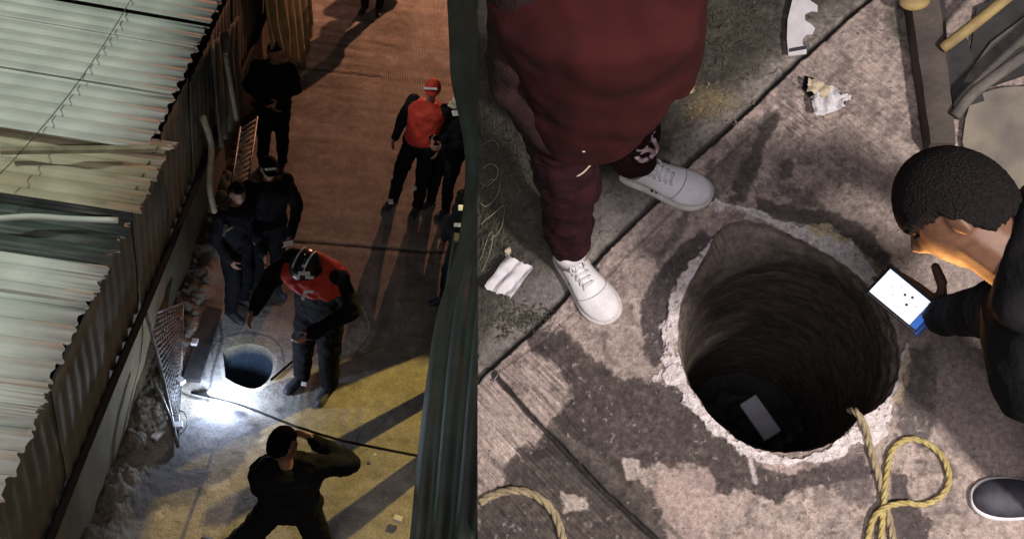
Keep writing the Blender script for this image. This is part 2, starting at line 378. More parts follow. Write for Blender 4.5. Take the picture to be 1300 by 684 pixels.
stain([(1060,560),(1100,570),(1112,640),(1080,640),(1040,610)], (.15, .12, .13), .6, 8, 4)
stain([(990,200),(1010,205),(1005,225),(990,230)], (.15, .12, .115), .7, 4, 3)
stain([(1145,0),(1200,0),(1180,90),(1140,60),(1120,20)], (.10, .105, .075), .6, 8, 10)
stain([(990,236),(1030,240),(1050,268),(1010,262)], (.17, .14, .13), .6, 6, 4)
# paler part to the right of the hole
stain([(1160,250),(1420,240),(1420,600),(1240,590),(1190,520),(1195,440),(1150,400)], (.42, .345, .325), .55, 10, 30)
# radial distance to the hole edge and the chipped white rim
def band(path, k, amp, dz, amount=.92, seed=0):
    global col, hgt
    d, t = dline(px, py, path); w = np.interp(t, range(len(path)), [p[2] for p in path])*1.12*(1+.55*fbm(t*2.3+seed, t*0+seed, 88, 3))
    nn = fbm(px/9+seed, py/9, 41+seed, 4)
    m = sst(2.0, -1.6, d-w*.70+nn*amp*.85*(.4+w*.06)); holes = sst(.40, .6, fbm(px/6, py/6, 55+seed, 3))
    m = m*(1-.75*holes)*amount; col = mixc(col, k, m); hgt = hgt+m*dz*(1+.6*nn)
band([(905,262,10),(935,262,5),(962,272,6),(1000,290,9),(1040,306,14),(1073,322,18),(1098,345,14),(1120,372,9)], (.66, .60, .60), 7, .010)
band([(1030,292,7),(1052,294,9),(1070,306,6)], (.60, .50, .30), 6, .006, .8, 3)
band([(908,304,4),(896,322,6),(880,342,9),(864,372,13),(852,408,14),(850,448,14),(858,474,15),(878,506,12),(904,538,11),(930,560,9),(962,580,8),(1005,586,8),(1048,578,10),(1078,560,20),(1104,538,24),(1132,500,15),(1147,462,8),(1150,440,6)], (.64, .58, .58), 7, .011, .95, 5)
band([(830,482,5),(846,474,12),(862,476,12)], (.62, .56, .57), 6, .006, .9, 8)
band([(1152,450,6),(1148,480,7),(1140,505,7)], (.50, .38, .22), 5, .004, .7, 9)
band([(952,584,4),(956,600,4),(958,612,3)], (.55, .49, .50), 4, .004, .8, 12)
band([(905,262,6),(880,272,9),(905,290,8),(925,262,5)], (.40, .33, .29), 8, .006, .7, 15)
# small pale crumbs
cr = sst(.52, .62, fbm(px/7+31, py/7+3, 131, 3)); col = mixc(col, (.50, .44, .43), .35*cr*sst(30, -10, ab)); hgt += cr*.004
# beyond the kerb line: band of grey concrete, then dark soil
soil = sst(-2, 5, ab); col0 = col.copy()
z = np.array([.20, .178, .165])*(1+.25*n1+.3*n2+.15*nf)[:, None]
z = mixc(z, (.082, .074, .060), sst(16, 44, ab+n1*14)*.85); z *= (1+.35*nj+.2*n2)[:, None]*(1-.42*sst(10, 60, ab))[:, None]
z = mixc(z, (.21, .155, .08), sst(46, 5, np.hypot(px-905, (py-128)*1.6)+n2*22)*.75)
z = mixc(z, (.20, .182, .175), sst(60, 20, np.hypot((px-765)*.8, (py-265))+n2*14)*.8)
z = mixc(z, (.165, .15, .145), sst(80, 30, np.hypot((px-690), (py-400))+n2*14)*.8)
col = np.where((ab > 0)[:, None], z, col); hgt = np.where(ab > 0, hgt*1.6-.010+.006*sst(30, 60, ab)*n1, hgt)
# recessed joints
for d, w, dz, k in ((j1d, 3.4, .022, .035), (j2d, 2.6, .018, .03)):
    m = sst(w+2.2, w*.45, d+n2*1.4); hgt -= m*dz; col = mixc(col, (k, k*.9, k*.85), m)
j3, _ = dline(px, py, [(676,492),(724,540),(775,590),(820,640),(870,690)]); m = sst(3.5, .5, j3+n2*2)*.6; hgt -= m*.006; col = mixc(col, (.07, .06, .055), m)
j4, _ = dline(px, py, [(628,474),(690,431),(732,393),(775,345),(850,272),(905,215),(985,140)]); m = sst(2.6, .4, j4+n2*1.8)*.55; hgt -= m*.005; col = mixc(col, (.09, .08, .07), m)
edge = (idx[0]); hgt[edge] -= .004
V[:, 2] += hgt; sp = fbm(px/3.1, py/3.1, 401, 2); col *= (1+.16*sp)[:, None]; col = np.clip(col, .012, .8)
fc = q[:, 0]; cls = np.where((ab[fc] > 0), 1, np.where(lowl[fc], 2, 0))
BC = B.V(1002, 432)
tag(piece(B, 'pavement', V, q[cls == 0], col, MB, BC, gr=GR), kind='structure')
tag(piece(B, 'roadside_soil', V, q[cls == 1], col, MB, BC, gr=GR), kind='structure')
tag(piece(B, 'pavement_slab', V, q[cls == 2], col, MB, BC, gr=GR), kind='structure')
# well shaft
NA = 1440; ring = V[idx[0]]; floorz = -2.05
cc = ring[:, :2].mean(0)+np.array([.008, -.012]); rad = .285; zs = np.concatenate([[0], -np.linspace(.008, .3, 24), -np.linspace(.32, 2.05, 84)])
rv = []; rc = []; ang = np.arctan2(ring[:, 1]-cc[1], ring[:, 0]-cc[0])
for z_ in zs:
    t = sst(0, .17, -z_); nz = fbm(np.cos(ang)*9+z_*21, np.sin(ang)*9+z_*17, 5, 4); nr = fbm(ang*3, np.full_like(ang, z_*60), 8, 3)
    g = fbm(np.full_like(ang, z_*14), ang*1.1, 77, 3)
    r = rad+nz*.006*(1 if z_ < -.02 else 0)+nr*.0050*min(1, -z_*20)+.0012*math.sin(z_*95)
    X = ring[:, 0]*(1-t)+(cc[0]+np.cos(ang)*r)*t+(nz*.018+nr*.01)*(1-t)*min(1, -z_*30); Y = ring[:, 1]*(1-t)+(cc[1]+np.sin(ang)*r)*t
    rv.append(np.stack([X, Y, ring[:, 2]+z_ if z_ > -.01 else np.full_like(X, z_)+ring[:, 2]*(1-t)], 1))
    a_ = np.tile([.285, .235, .20], (NA, 1))*((1-.58*sst(.03, .13, -z_+nz*.06))*(1+.45*nz+.35*nr+.3*g))[:, None]  # brown collar on top; depth shade below painted into the wall colour
    if z_ == 0: a_ = col[idx[0]]
    rc.append(a_)
rv = np.concatenate(rv); rc = np.clip(np.concatenate(rc), .01, .6); k = np.arange(NA*len(zs)).reshape(len(zs), NA)
wq = np.stack([k[:-1], k[1:], np.roll(k[1:], -1, 1), np.roll(k[:-1], -1, 1)], -1).reshape(-1, 4)
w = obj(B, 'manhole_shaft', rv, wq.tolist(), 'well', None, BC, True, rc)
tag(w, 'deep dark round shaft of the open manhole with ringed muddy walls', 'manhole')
# mud floor of the shaft
fv = []; fcx = []; NR2 = 40
for i in range(NR2+1):
    r = .33*i/NR2; a = np.linspace(0, 2*np.pi, 96, endpoint=False); x = cc[0]+r*np.cos(a); y = cc[1]+r*np.sin(a)
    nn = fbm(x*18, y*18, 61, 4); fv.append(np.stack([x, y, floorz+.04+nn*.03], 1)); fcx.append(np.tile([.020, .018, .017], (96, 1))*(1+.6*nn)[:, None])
k = np.arange(96*(NR2+1)).reshape(NR2+1, 96); fq = np.stack([k[:-1], k[1:], np.roll(k[1:], -1, 1), np.roll(k[:-1], -1, 1)], -1).reshape(-1, 4)
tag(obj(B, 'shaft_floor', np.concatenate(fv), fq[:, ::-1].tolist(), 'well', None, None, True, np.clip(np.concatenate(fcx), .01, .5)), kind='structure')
# skirt under the cut edge of the pavement towards the alley
ys = np.linspace(-110, 800, 60); sv = [B.V(606.3, y, -.012) for y in ys]+[B.V(606.3, y, -.012)+Vector((.06, 0, -.16)) for y in ys]
tag(obj(B, 'pavement_edge', sv, [(i, i+1, i+61, i+60) for i in range(59)], 'rock'), kind='structure')

def oriented(c, xdir, zdir):
    x = Vector(xdir).normalized(); z_ = Vector(zdir); y = z_.cross(x).normalized(); z_ = x.cross(y)
    return Matrix((x, y, z_)).transposed(), Vector(c)
# grey device at the bottom and debris
R_, c_ = oriented(B.V(965, 530, -1.93), B.V(983, 556, -1.93)-B.V(946, 503, -1.93), (0.1, -.1, 1))
t = thing(B, 'mobile_phone', c_, 'grey rectangular phone lying on the mud at the bottom of the shaft', 'mobile phone')
g = Geo(); g.box(c_, .200, .092, .022, R_); o = g.build(B, 'body', 'grey', t, smooth=False); m_ = o.modifiers.new('b', 'BEVEL'); m_.width = .006; m_.segments = 3
g = Geo(); g.box(c_+R_@Vector((0, 0, .0115)), .17, .075, .002, R_); g.build(B, 'back_panel', 'grey', t, smooth=False)
def rock(fr, c, r, seed, name='stone', material='rock', parent=None, flat=.7):
    g = Geo(); g.ell((0, 0, 0), (r, 0, 0), (0, r*random.uniform(.6, 1), 0), (0, 0, r*flat), 10, 7); rnd = random.Random(seed)
    k = [Vector((rnd.uniform(-1, 1), rnd.uniform(-1, 1), rnd.uniform(-1, 1))).normalized() for _ in range(5)]
    vs = []
    for p in g.v:
        p = Vector(p)
        for n in k:
            e = p.dot(n)-r*.55
            if e > 0: p -= n*e*.85
        vs.append(Vector(c)+p)
    return obj(fr, name, vs, g.f, material, parent, None, False)
for i, (x, y, r, lab) in enumerate(((988,566,.045,'dark rubble lump beside the grey phone at the shaft bottom'),(1002,556,.03,'small pale stone at the shaft bottom right of the phone'),(1017,544,.02,'tiny pale stone farthest right on the shaft floor'),(1031,558,.022,'small stone on the shaft floor near the rim'))):
    tag(rock(B, B.V(x, y, -1.96), r, i), lab, 'stone')

# ---------------- rope
def rope(fr, name, path, r, material, label, cat='rope', turns=None, fray=False, n=14):
    pts = catmull(path, n); g = Geo(); L = [0]
    for a, b in zip(pts, pts[1:]): L.append(L[-1]+(b-a).length)
    # resample finely
    N = int(L[-1]/(r*.55)); out = []; j = 0
    for i in range(N+1):
        s = L[-1]*i/N
        while j < len(L)-2 and L[j+1] < s: j += 1
        f = (s-L[j])/max(1e-6, L[j+1]-L[j]); out.append(pts[j].lerp(pts[j+1], f))
    t = thing(fr, name, out[0], label, cat)
    up = None; frames = []
    for i, p in enumerate(out):
        d = (out[min(i+1, N)]-out[max(i-1, 0)]).normalized()
        if up is None: up = d.orthogonal().normalized()
        up = (up-d*up.dot(d)).normalized(); frames.append((p, up, d.cross(up)))
    for k in range(3):
        g = Geo()
        g.tube([p+(u*math.cos(a)+w*math.sin(a))*r*.5 for i, (p, u, w) in enumerate(frames) for a in [i*.36+k*2.0944]], r*.62, 6)
        g.build(fr, 'strand', material, t)
    return t
zr = .012
rope(B, 'rope', [B.V(580, 648, zr), B.V(618, 634, zr), B.V(650, 623, zr+.01), B.V(680, 630, zr+.01), B.V(702, 650, zr), B.V(716, 690, zr), B.V(722, 740, zr)][1:] and [B.V(609, 637, zr), B.V(628, 627, zr), B.V(655, 622, zr+.01), B.V(682, 630, zr+.01), B.V(704, 652, zr), B.V(716, 690, zr), B.V(722, 740, zr)], .0115, 'rope', 'thick tan rope curving over the wet slab at the lower left of the manhole photo')
rope(B, 'rope', [B.V(1078, 520, -.02), B.V(1088, 524, .022), B.V(1099, 545, .02), B.V(1106, 572, .014), B.V(1116, 606, .012), B.V(1124, 640, .012), B.V(1131, 668, .012), B.V(1140, 720, .012)], .0095, 'rope', 'brown old rope coming out of the manhole over its white rim')
rope(B, 'rope', [B.V(1112, 740, .014), B.V(1118, 690, .016), B.V(1122, 640, .022), B.V(1126, 600, .016), B.V(1133, 571, .015), B.V(1152, 557, .015), B.V(1176, 562, .015), B.V(1197, 580, .015), B.V(1205, 608, .014), B.V(1195, 629, .014), B.V(1172, 640, .014), B.V(1150, 638, .018), B.V(1126, 643, .034), B.V(1110, 656, .024), B.V(1102, 684, .014), B.V(1098, 740, .014)], .0078, 'rope2', 'thin yellow rope looped in a ring on the concrete beside the brown rope')

# ---------------- papers and litter
def crumple(fr, name, outline, z, material, label, cat, seed, amp=.012, n=14, parent=None):
    o4 = [fr.P(x, y, z) for x, y in outline]   # quad corners
    v = []; f = []; rnd = np.random.RandomState(seed)
    for j in range(n+1):
        for i in range(n+1):
            a, b = i/n, j/n; p = o4[0]*(1-a)*(1-b)+o4[1]*a*(1-b)+o4[2]*a*b+o4[3]*(1-a)*b
            h = amp*abs(math.sin(a*7+seed+b*1.5))+amp*.8*vnoise(a*4+seed, b*4, seed)+amp*.5*abs(math.sin(b*5+a*3))
            e = .004*float(rnd.randn()) if i in (0, n) or j in (0, n) else 0
            v.append((p[0]+e*.5, p[1]+e*.5, p[2]+float(h)))
    for j in range(n):
        for i in range(n): f.append((j*(n+1)+i, (j+1)*(n+1)+i, (j+1)*(n+1)+i+1, j*(n+1)+i+1))
    o = obj(fr, name, v, f, material, parent, None, False); s_ = o.modifiers.new('s', 'SOLIDIFY'); s_.thickness = .0015
    if label: tag(o, label, cat)
    return o
crumple(B, 'paper_wrapper', [(645,325),(677,341),(650,380),(616,366)], .025, 'white', 'crumpled white paper wrapper lying on the dark ground left of the sneakers', 'paper', 3, .012)
t = thing(B, 'crumpled_wrapper', B.V(1047, 125), 'beige and lilac torn wrapper lying on the broomed concrete above the hole', 'wrapper')
crumple(B, 'paper_flap', [(1026,101),(1056,112),(1050,128),(1024,118)], .045, 'beige', None, None, 5, .008, 8, t)
crumple(B, 'paper_sheet', [(1028,126),(1056,112),(1072,140),(1034,153)], .028, 'white', None, None, 6, .016, 9, t)
crumple(B, 'paper_tip', [(1066,122),(1080,120),(1080,128),(1068,130)], .04, 'white', None, None, 7, .005, 5, t)
sheet(B, 'wrapper_shadow', [(1022,96),(1032,99),(1072,122),(1074,134),(1030,124),(1018,112)], .012, 'phoneb', .008, t)  # dark sheet stands in for the wrapper's cast shadow
crumple(B, 'litter_scrap', [(868,108),(877,106),(881,119),(872,122)], .02, 'beige', 'small yellow litter scrap on the soil beside the maroon sleeve', 'litter', 9, .008, 5)
crumple(B, 'litter_scrap', [(641,318),(648,314),(650,322),(643,326)], .015, 'beige', 'tiny brown litter scrap just above the crumpled white paper', 'litter', 11, .006, 4)
# broken toothed plastic plate
arc = [(1015,-20),(1006,0),(1000,25),(999,50),(1001,71)]
teeth = [(1024,68),(1024,60),(1019,57),(1019,50),(1024,44),(1032,43),(1035,36),(1030,31),(1022,26),(1022,18),(1030,14),(1038,15),(1038,7),(1030,2),(1024,-4),(1030,-20)]
sheet(B, 'toothed_plastic_plate', arc[::1]+teeth, .03, 'cup', .006, None, 'broken white plastic plate with toothed inner edge lying on the dark soil', 'plastic plate')
sheet(B, 'plastic_strip', [(1002,62),(1024,58),(1024,62),(1002,66)], .034, 'mark', .003, None, 'dark strip lying across the lower end of the broken white plate', 'plastic strip')
# drinks lid near the post
g = Geo(); c_ = B.V(1161, 2, .10); g.ell(c_, (.045, 0, 0), (0, .03, 0), (0, 0, .02)); tag(g.build(B, 'bun_wrapper', 'bamboo'), 'small tan lump resting on top of the weathered post at the top edge', 'litter')

# ---------------- timber, poles, boards at upper right
def plank(fr, name, quad, z, thick, material, label=None, cat=None, parent=None, nseg=14, amp=.0012):
    a, b, c, d = [fr.V(x, y, z_) for (x, y), z_ in zip(quad, z)]; v = []; f = []; n = nseg
    for i in range(n+1):
        t = i/n; l = a.lerp(d, t); r = b.lerp(c, t)
        w = [l+Vector((random.uniform(-amp, amp), 0, 0)), l.lerp(r, .33)+Vector((0, 0, random.uniform(-amp, amp))), l.lerp(r, .66)+Vector((0, 0, random.uniform(-amp, amp))), r+Vector((random.uniform(-amp, amp), 0, 0))]
        v += w+[w[3]-Vector((0, 0, thick)), w[0]-Vector((0, 0, thick))]
    for i in range(n):
        for k in range(6): f.append((i*6+k, i*6+(k+1) % 6, (i+1)*6+(k+1) % 6, (i+1)*6+k))
    f += [tuple(range(6))[::-1], tuple(range(n*6, n*6+6))]
    o = obj(fr, name, v, f, material, parent, None, False)
    return tag(o, label, cat) if label else o
plank(B, 'wooden_post', [(1148,-60),(1186,-60),(1214,182),(1182,182)], (.09, .09, .09, .09), .085, 'wood', 'dark weathered timber post lying on the concrete at the upper right', 'post')
plank(B, 'dark_board', [(1182,-40),(1196,-40),(1208,128),(1204,140)], (.05, .05, .05, .05), .04, 'darkb', 'narrow dark board tucked along the right side of the timber post', 'board')
g = Geo(); pth = catmull([B.V(1196, 62, .10), B.V(1238, 30, .15), B.V(1290, -12, .2), B.V(1370, -75, .3)], 6); g.tube(pth, .0165, 14)
tag(g.build(B, 'yellow_pole', 'bamboo'), 'yellow wooden pole slanting up from the timber post to the top right', 'pole')
g = Geo(); pth = catmull([B.V(1212, 148, .10), B.V(1232, 122, .11), B.V(1262, 98, .13), B.V(1300, 72, .16), B.V(1380, 18, .22)], 6); g.tube(pth, .0165, 14)
tag(g.build(B, 'grey_pole', 'greywood'), 'grey weathered pole slanting below the yellow one', 'pole')
sheet(B, 'stained_board', [(1222,104),(1258,54),(1330,0),(1400,-20),(1400,20),(1296,58),(1242,106)], .036, 'greywood', .012, None, 'flat grey board lying between the two slanting poles', 'board')
plank(B, 'black_plank', [(1200,70),(1226,44),(1250,128),(1212,140)], (.03, .03, .03, .03), .02, 'darkb', 'black plank lying under the slanting poles next to the post', 'plank', None, 8)
plank(B, 'dark_sheet', [(1240,10),(1330,-40),(1400,60),(1225,120)], (.022, .022, .022, .022), .015, 'darkb', 'wide dark sheet under the grey board at the top right corner', 'sheet', None, 8)
sheet(B, 'plywood_sheet', smooth2([(1226,150),(1236,126),(1262,114),(1300,110),(1420,112),(1420,330),(1330,330),(1300,262),(1262,240),(1232,210),(1222,180)], 5), .028, 'board', .02, None, 'rounded stained sheet with a tan edge lying behind the man at right', 'sheet')
# weeds at the left edge
def weeds(fr, cx, cy, w, h, n, material, L, seed, name, label, kind=None, cat=None, lo=606):
    g = Geo(); rnd = random.Random(seed)
    for _ in range(n):
        x = min(max(rnd.gauss(cx, w), lo+6), 1100); y = rnd.gauss(cy, h); p = fr.V(x, y, -.01)
        a = rnd.uniform(0, 6.28); l = L*rnd.uniform(.4, 1); d = Vector((math.cos(a), math.sin(a), 0)); 
        if x < 640: d = Vector((abs(d.x), d.y, 0))
        wd_ = Vector((-d.y, d.x, 0))*rnd.uniform(.0015, .0035); pts = [p+d*l*t*.8+Vector((0, 0, l*(t*1.1-t*t*.8))) for t in (0, .3, .6, 1)]
        v = []
        for i, pp in enumerate(pts): ww = wd_*(1-i/3.2); v += [pp-ww, pp+ww]
        g.add(v, [(i*2, i*2+1, i*2+3, i*2+2) for i in range(3)])
    o = g.build(fr, name, material, base=fr.V(cx, cy)); tag(o, label, cat, None, kind)
weeds(B, 632, 235, 22, 60, 900, 'grass', .045, 1, 'ground_weeds', 'dark low weeds growing on the soil at the left edge', 'stuff', 'weeds')
weeds(B, 915, 35, 38, 30, 420, 'grass', .03, 2, 'ground_weeds', 'dark low weeds on the soil at the top beside the maroon sleeve', 'stuff', 'weeds')
weeds(B, 655, 405, 22, 10, 200, 'grass', .035, 4, 'ground_weeds', 'thin moss and weeds along the joint below the white paper', 'stuff', 'weeds')
weeds(B, 905, 135, 26, 14, 160, 'dry', .022, 5, 'dry_grass', 'straw coloured dry grass on the ochre patch near the kerb joint', 'stuff', 'dry grass')
t = thing(B, 'wire_tangle', B.V(620, 250), 'pale looping stalks tangled on the weeds at the left edge of the manhole photo', 'stalks')
for lp in ([(612,215),(622,208),(632,214),(630,226),(618,236),(610,232)], [(611,240),(624,228),(635,232),(630,250),(618,262),(610,258)], [(610,285),(628,270),(640,262),(636,290),(622,305)], [(610,330),(620,300),(626,296),(622,320),(612,345)], [(611,185),(626,178),(634,186)]):
    g = Geo(); g.tube(catmull([B.V(x, y, .03+.03*random.random()) for x, y in lp], 6), .0016, 6); g.build(B, 'stalk', 'dry', t)
g = Geo(); g.tube(catmull([B.V(x, y, .012) for x, y in ((609,488),(616,478),(626,470),(632,474),(626,484))], 6), .003, 6)
tag(g.build(B, 'wire_loop', 'steel'), 'small bent wire loop lying on the joint at the left edge', 'wire')
# loose grit on the pavement
g = Geo(); rnd = random.Random(5)
for _ in range(900):
    x = rnd.uniform(612, 1290); y = rnd.uniform(5, 680)
    if inside(np.array([float(x)]), np.array([float(y)]), [(hc[0]+(a-hc[0])*1.05, hc[1]+(b-hc[1])*1.05) for a, b in HOLE])[0]: continue
    p = B.V(x, y, .002); r = rnd.uniform(.0012, .0034)
    a = [p+Vector((rnd.uniform(-r, r), rnd.uniform(-r, r), rnd.uniform(0, r*1.5))) for _ in range(5)]
    g.add(a, [(0, 1, 2), (0, 2, 3), (0, 3, 4), (1, 2, 4), (2, 3, 4)])
tag(g.build(B, 'loose_grit', 'wood', base=BC, smooth=False), 'small loose grit scattered over the concrete', 'grit', None, 'stuff')

# ------------------------------------------------------------------ body parts
def head_geo(c, up, fwd, s=1.0, n=56):
    """head about its centre; up = crown, fwd = face"""
    up = Vector(up).normalized(); fwd = Vector(fwd); fwd = (fwd-up*fwd.dot(up)).normalized(); rt = fwd.cross(up)
    g = Geo(); v = []; f = []; nv = n*3//4
    def bump(x, z_, x0, z0, sx, sz): return math.exp(-((x-x0)/sx)**2-((z_-z0)/sz)**2)
    for j in range(nv+1):
        ph = math.pi*j/nv
        for i in range(n):
            th = 2*math.pi*i/n; x, y, z_ = math.sin(ph)*math.cos(th), math.sin(ph)*math.sin(th), math.cos(ph)
            X = .076*x; Y = .096*y-.004; Z = .118*z_
            if z_ < 0: k = 1-.30*(-z_)**1.3; X *= k; Y = Y*(1-.16*(-z_)) + .018*(-z_)
            if y > 0:
                Y *= 1-.06*max(0, z_)
                q_ = X; r_ = Z
                Y += .024*bump(q_, r_, 0, -.018, .011, .020)+.010*bump(q_, r_, 0, -.002, .008, .022)
                Y -= .010*bump(q_, r_, .031, .008, .015, .012)+.010*bump(q_, r_, -.031, .008, .015, .012)
                Y += .006*bump(q_, r_, 0, .028, .045, .010)+.006*bump(q_, r_, 0, -.058, .022, .006)+.005*bump(q_, r_, 0, -.070, .018, .006)-.003*bump(q_, r_, 0, -.0635, .024, .0022)
                Y += .010*bump(q_, r_, 0, -.098, .020, .014)
            v.append(Vector(c)+(rt*X+fwd*Y+up*Z)*s)
    for j in range(nv):
        for i in range(n): f.append((j*n+i, (j+1)*n+i, (j+1)*n+(i+1) % n, j*n+(i+1) % n))
    g.add(v, f)
    for sd in (-1, 1):
        e = Vector(c)+(rt*.078*sd+fwd*-.012+up*-.008)*s
        g.ell(e, rt*.008*s, (fwd*.018+up*.004)*s, up*.032*s, 12, 10)
        g.ell(e+(rt*.006*sd-fwd*.006)*s, rt*.006*s, fwd*.008*s, up*.026*s, 10, 8)
    return g, rt, up, fwd
def hair_geo(c, up, fwd, s=1.0, thick=.012, line=.45, n=90, fuzz=.004, seed=3, low=-.35):
    up = Vector(up).normalized(); fwd = Vector(fwd); fwd = (fwd-up*fwd.dot(up)).normalized(); rt = fwd.cross(up); g = Geo(); v = []; f = []; nv = n//2; keep = []
    rnd = random.Random(seed)
    for j in range(nv+1):
        ph = math.pi*.80*j/nv
        for i in range(n):
            th = 2*math.pi*i/n; x, y, z_ = math.sin(ph)*math.cos(th), math.sin(ph)*math.sin(th), math.cos(ph)
            lim = line if y > .1 else (line*(1-min(1, (.1-y)*2.2))+low*min(1, (.1-y)*2.2)); lim += .022*math.sin(th*17)+.016*math.sin(th*41+1); m = 1 if z_ > lim else 0
            tt = thick*min(1, max(0, (z_-lim)/.16))-(.006 if not m else 0)+rnd.uniform(-fuzz, fuzz)*m
            Z = z_ ; kx = 1-.30*max(0, -z_)**1.3
            v.append(Vector(c)+(rt*(.076+tt)*x*kx+fwd*((.096+tt)*y-.004)+up*(.118+tt)*z_)*s); keep.append(m)
    for j in range(nv):
        for i in range(n):
            a = (j*n+i, (j+1)*n+i, (j+1)*n+(i+1) % n, j*n+(i+1) % n)
            if any(keep[k] for k in a): f.append(a)
    g.add(v, f); return g
def hand_geo(g, wrist, direc, palm_n, s=1.0, curl=.5, side=1):
    """palm and five bent fingers; palm_n = the way the palm faces"""
    d = Vector(direc).normalized(); pn = Vector(palm_n); pn = (pn-d*pn.dot(d)).normalized(); sd = d.cross(pn)*side
    w = Vector(wrist)
    for k, off in enumerate((-.028, -.009, .010, .028)): g.capsule(w+sd*off*.5*s, w+d*.085*s+sd*off*s, .016*s, .0115*s, 8)
    for k, (off, L) in enumerate(((-.030, .078), (-.010, .088), (.011, .082), (.030, .064))):
        p = w+d*.085*s+sd*off*s; dd = d.copy(); r = .0095*s
        for m in range(3):
            dd = (dd+pn*curl*(.55+.25*m)).normalized(); q_ = p+dd*L*(.42, .32, .26)[m]*s; g.capsule(p, q_, r, r*.88, 8); p = q_; r *= .88
    p = w+d*.02*s-sd*.026*s; dd = (d*.6-sd*.8+pn*.25).normalized()
    for m in range(2):
        q_ = p+dd*(.045, .036)[m]*s; g.capsule(p, q_, .0125*s, .0105*s, 8); p = q_; dd = (dd+d*.6+pn*curl).normalized()
    return g
def shoe(fr, parent, heel, toe, up=(0, 0, 1), L=None, big=True, mats=('shoe', 'sole'), wid=1.0, name='sneaker', hi=1.0, detail=True):
    """one shoe: upper, sole and, when seen large, tongue, laces and side marks. heel and toe lie on the ground"""
    heel = Vector(heel); toe = Vector(toe); d = (toe-heel); L = L or d.length; d.normalize(); up = Vector(up).normalized(); sd = d.cross(up).normalized()
    prof = [(0, .026, .030, .075), (.03, .033, .0, .082), (.12, .037, 0, .086), (.25, .036, 0, .084), (.38, .036, 0, .076), (.5, .040, 0, .066), (.62, .045, 0, .055), (.74, .047, 0, .046), (.85, .043, 0, .042), (.93, .033, 0, .036), (.98, .020, 0, .028), (1.0, .008, 0, .020)]
    k = L/.29; g = Geo(); v = []; f = []; n = 22
    for s_, w_, _, h_ in prof:
        w_ *= k*wid; h_ = h_*k*hi; c = heel+d*L*s_
        bend = math.sin(s_*math.pi)*.006*k
        for i in range(n):
            a = 2*math.pi*i/n; x = math.cos(a); y = math.sin(a); yy = max(y, -.55)
            top = .55+.45*abs(x)**0
            v.append(c+sd*(math.copysign(abs(x)**.75, x)*w_+bend)*(1-.28*max(0, y)**2)+up*(h_*.5+h_*.5*(yy/.775+.29 if False else yy)+.012*k))
    m = len(prof)
    for i in range(m-1):
        for j in range(n): f.append((i*n+j, i*n+(j+1) % n, (i+1)*n+(j+1) % n, (i+1)*n+j))
    f += [tuple(range(n))[::-1], tuple(range((m-1)*n, m*n))]
    g.add(v, f); o = g.build(fr, name, mats[0], parent); md = o.modifiers.new('s', 'SUBSURF'); md.levels = md.render_levels = 2 if big else 1
    BASE[o.name] = BASE[parent.name]
    g = Geo(); v = []; f = []
    for s_, w_, _, h_ in prof:
        w_ = w_*k*wid*1.06+.003*k; c = heel+d*(L*1.03*s_-.004*k); t_ = .024*k; bend = math.sin(s_*math.pi)*.006*k
        for x, y in ((-1, 0), (1, 0), (1.03, .5), (.98, 1), (-.98, 1), (-1.03, .5)): v.append(c+sd*(x*w_+bend)+up*(y*t_+.001))
    for i in range(m-1):
        for j in range(6): f.append((i*6+j, i*6+(j+1) % 6, (i+1)*6+(j+1) % 6, (i+1)*6+j))
    f += [tuple(range(6))[::-1], tuple(range((m-1)*6, m*6))]
    g.add(v, f); q_ = g.build(fr, 'sole', mats[1], o); md = q_.modifiers.new('s', 'SUBSURF'); md.levels = md.render_levels = 2 if big else 1
    if big and detail:
        def top(s_):
            hs = np.interp(s_, [p[0] for p in prof], [p[3] for p in prof])*k*hi; b = math.sin(s_*math.pi)*.006*k
            return heel+d*L*s_+sd*b+up*(hs+.012*k)
        g = Geo(); secs = []
        for i in range(9): s_ = .26+.32*i/8; secs.append((top(s_)+up*(.006*k*(1-i/8)+.003*k), sd*.019*k*(1-.25*i/8), up*.005*k))
        g.loft(secs, 12); g.build(fr, 'tongue', mats[0], o)
        for i in range(5):
            s_ = .31+.060*i; c = top(s_); g = Geo(); w_ = (.026-.0015*i)*k; g.tube(catmull([c-sd*w_-up*.008*k, c-sd*w_*.5+up*.007*k+d*.004*k, c+sd*w_*.5+up*.007*k-d*.004*k+d*.006*k, c+sd*w_-up*.008*k+d*.01*k], 4), .0044*k, 7); g.build(fr, 'lace', 'lace', o)
        c = top(.30)+up*.012*k
        for sg in (-1, 1):
            g = Geo(); g.tube(catmull([c, c+sd*.016*k*sg+d*.006*k+up*.006*k, c+sd*.026*k*sg+d*.024*k, c+sd*.012*k*sg+d*.034*k, c+d*.006*k], 5), .0026*k, 7); g.build(fr, 'lace', 'lace', o)
        for i in range(1):                     # overlay seams: toe cap and side panel
            g = Geo(); s0 = (.70, .80)[i]; pts = []
            for a in np.linspace(-.95, .95, 13):
                s_ = s0-.10*abs(a)**2; ww = np.interp(s_, [p[0] for p in prof], [p[1] for p in prof])*k*wid; hs = np.interp(s_, [p[0] for p in prof], [p[3] for p in prof])*k*hi
                an = math.pi/2*(1-a*.92); x = math.cos(an); y = math.sin(an)
                pts.append(heel+d*L*s_+sd*(math.copysign(abs(x)**.75, x)*ww+math.sin(s_*math.pi)*.006*k)*(1-.28*y*y)+up*(hs*.5+hs*.5*y+.012*k))
            g.tube(pts, .0022*k, 5); g.build(fr, 'seam', 'greyseam', o)
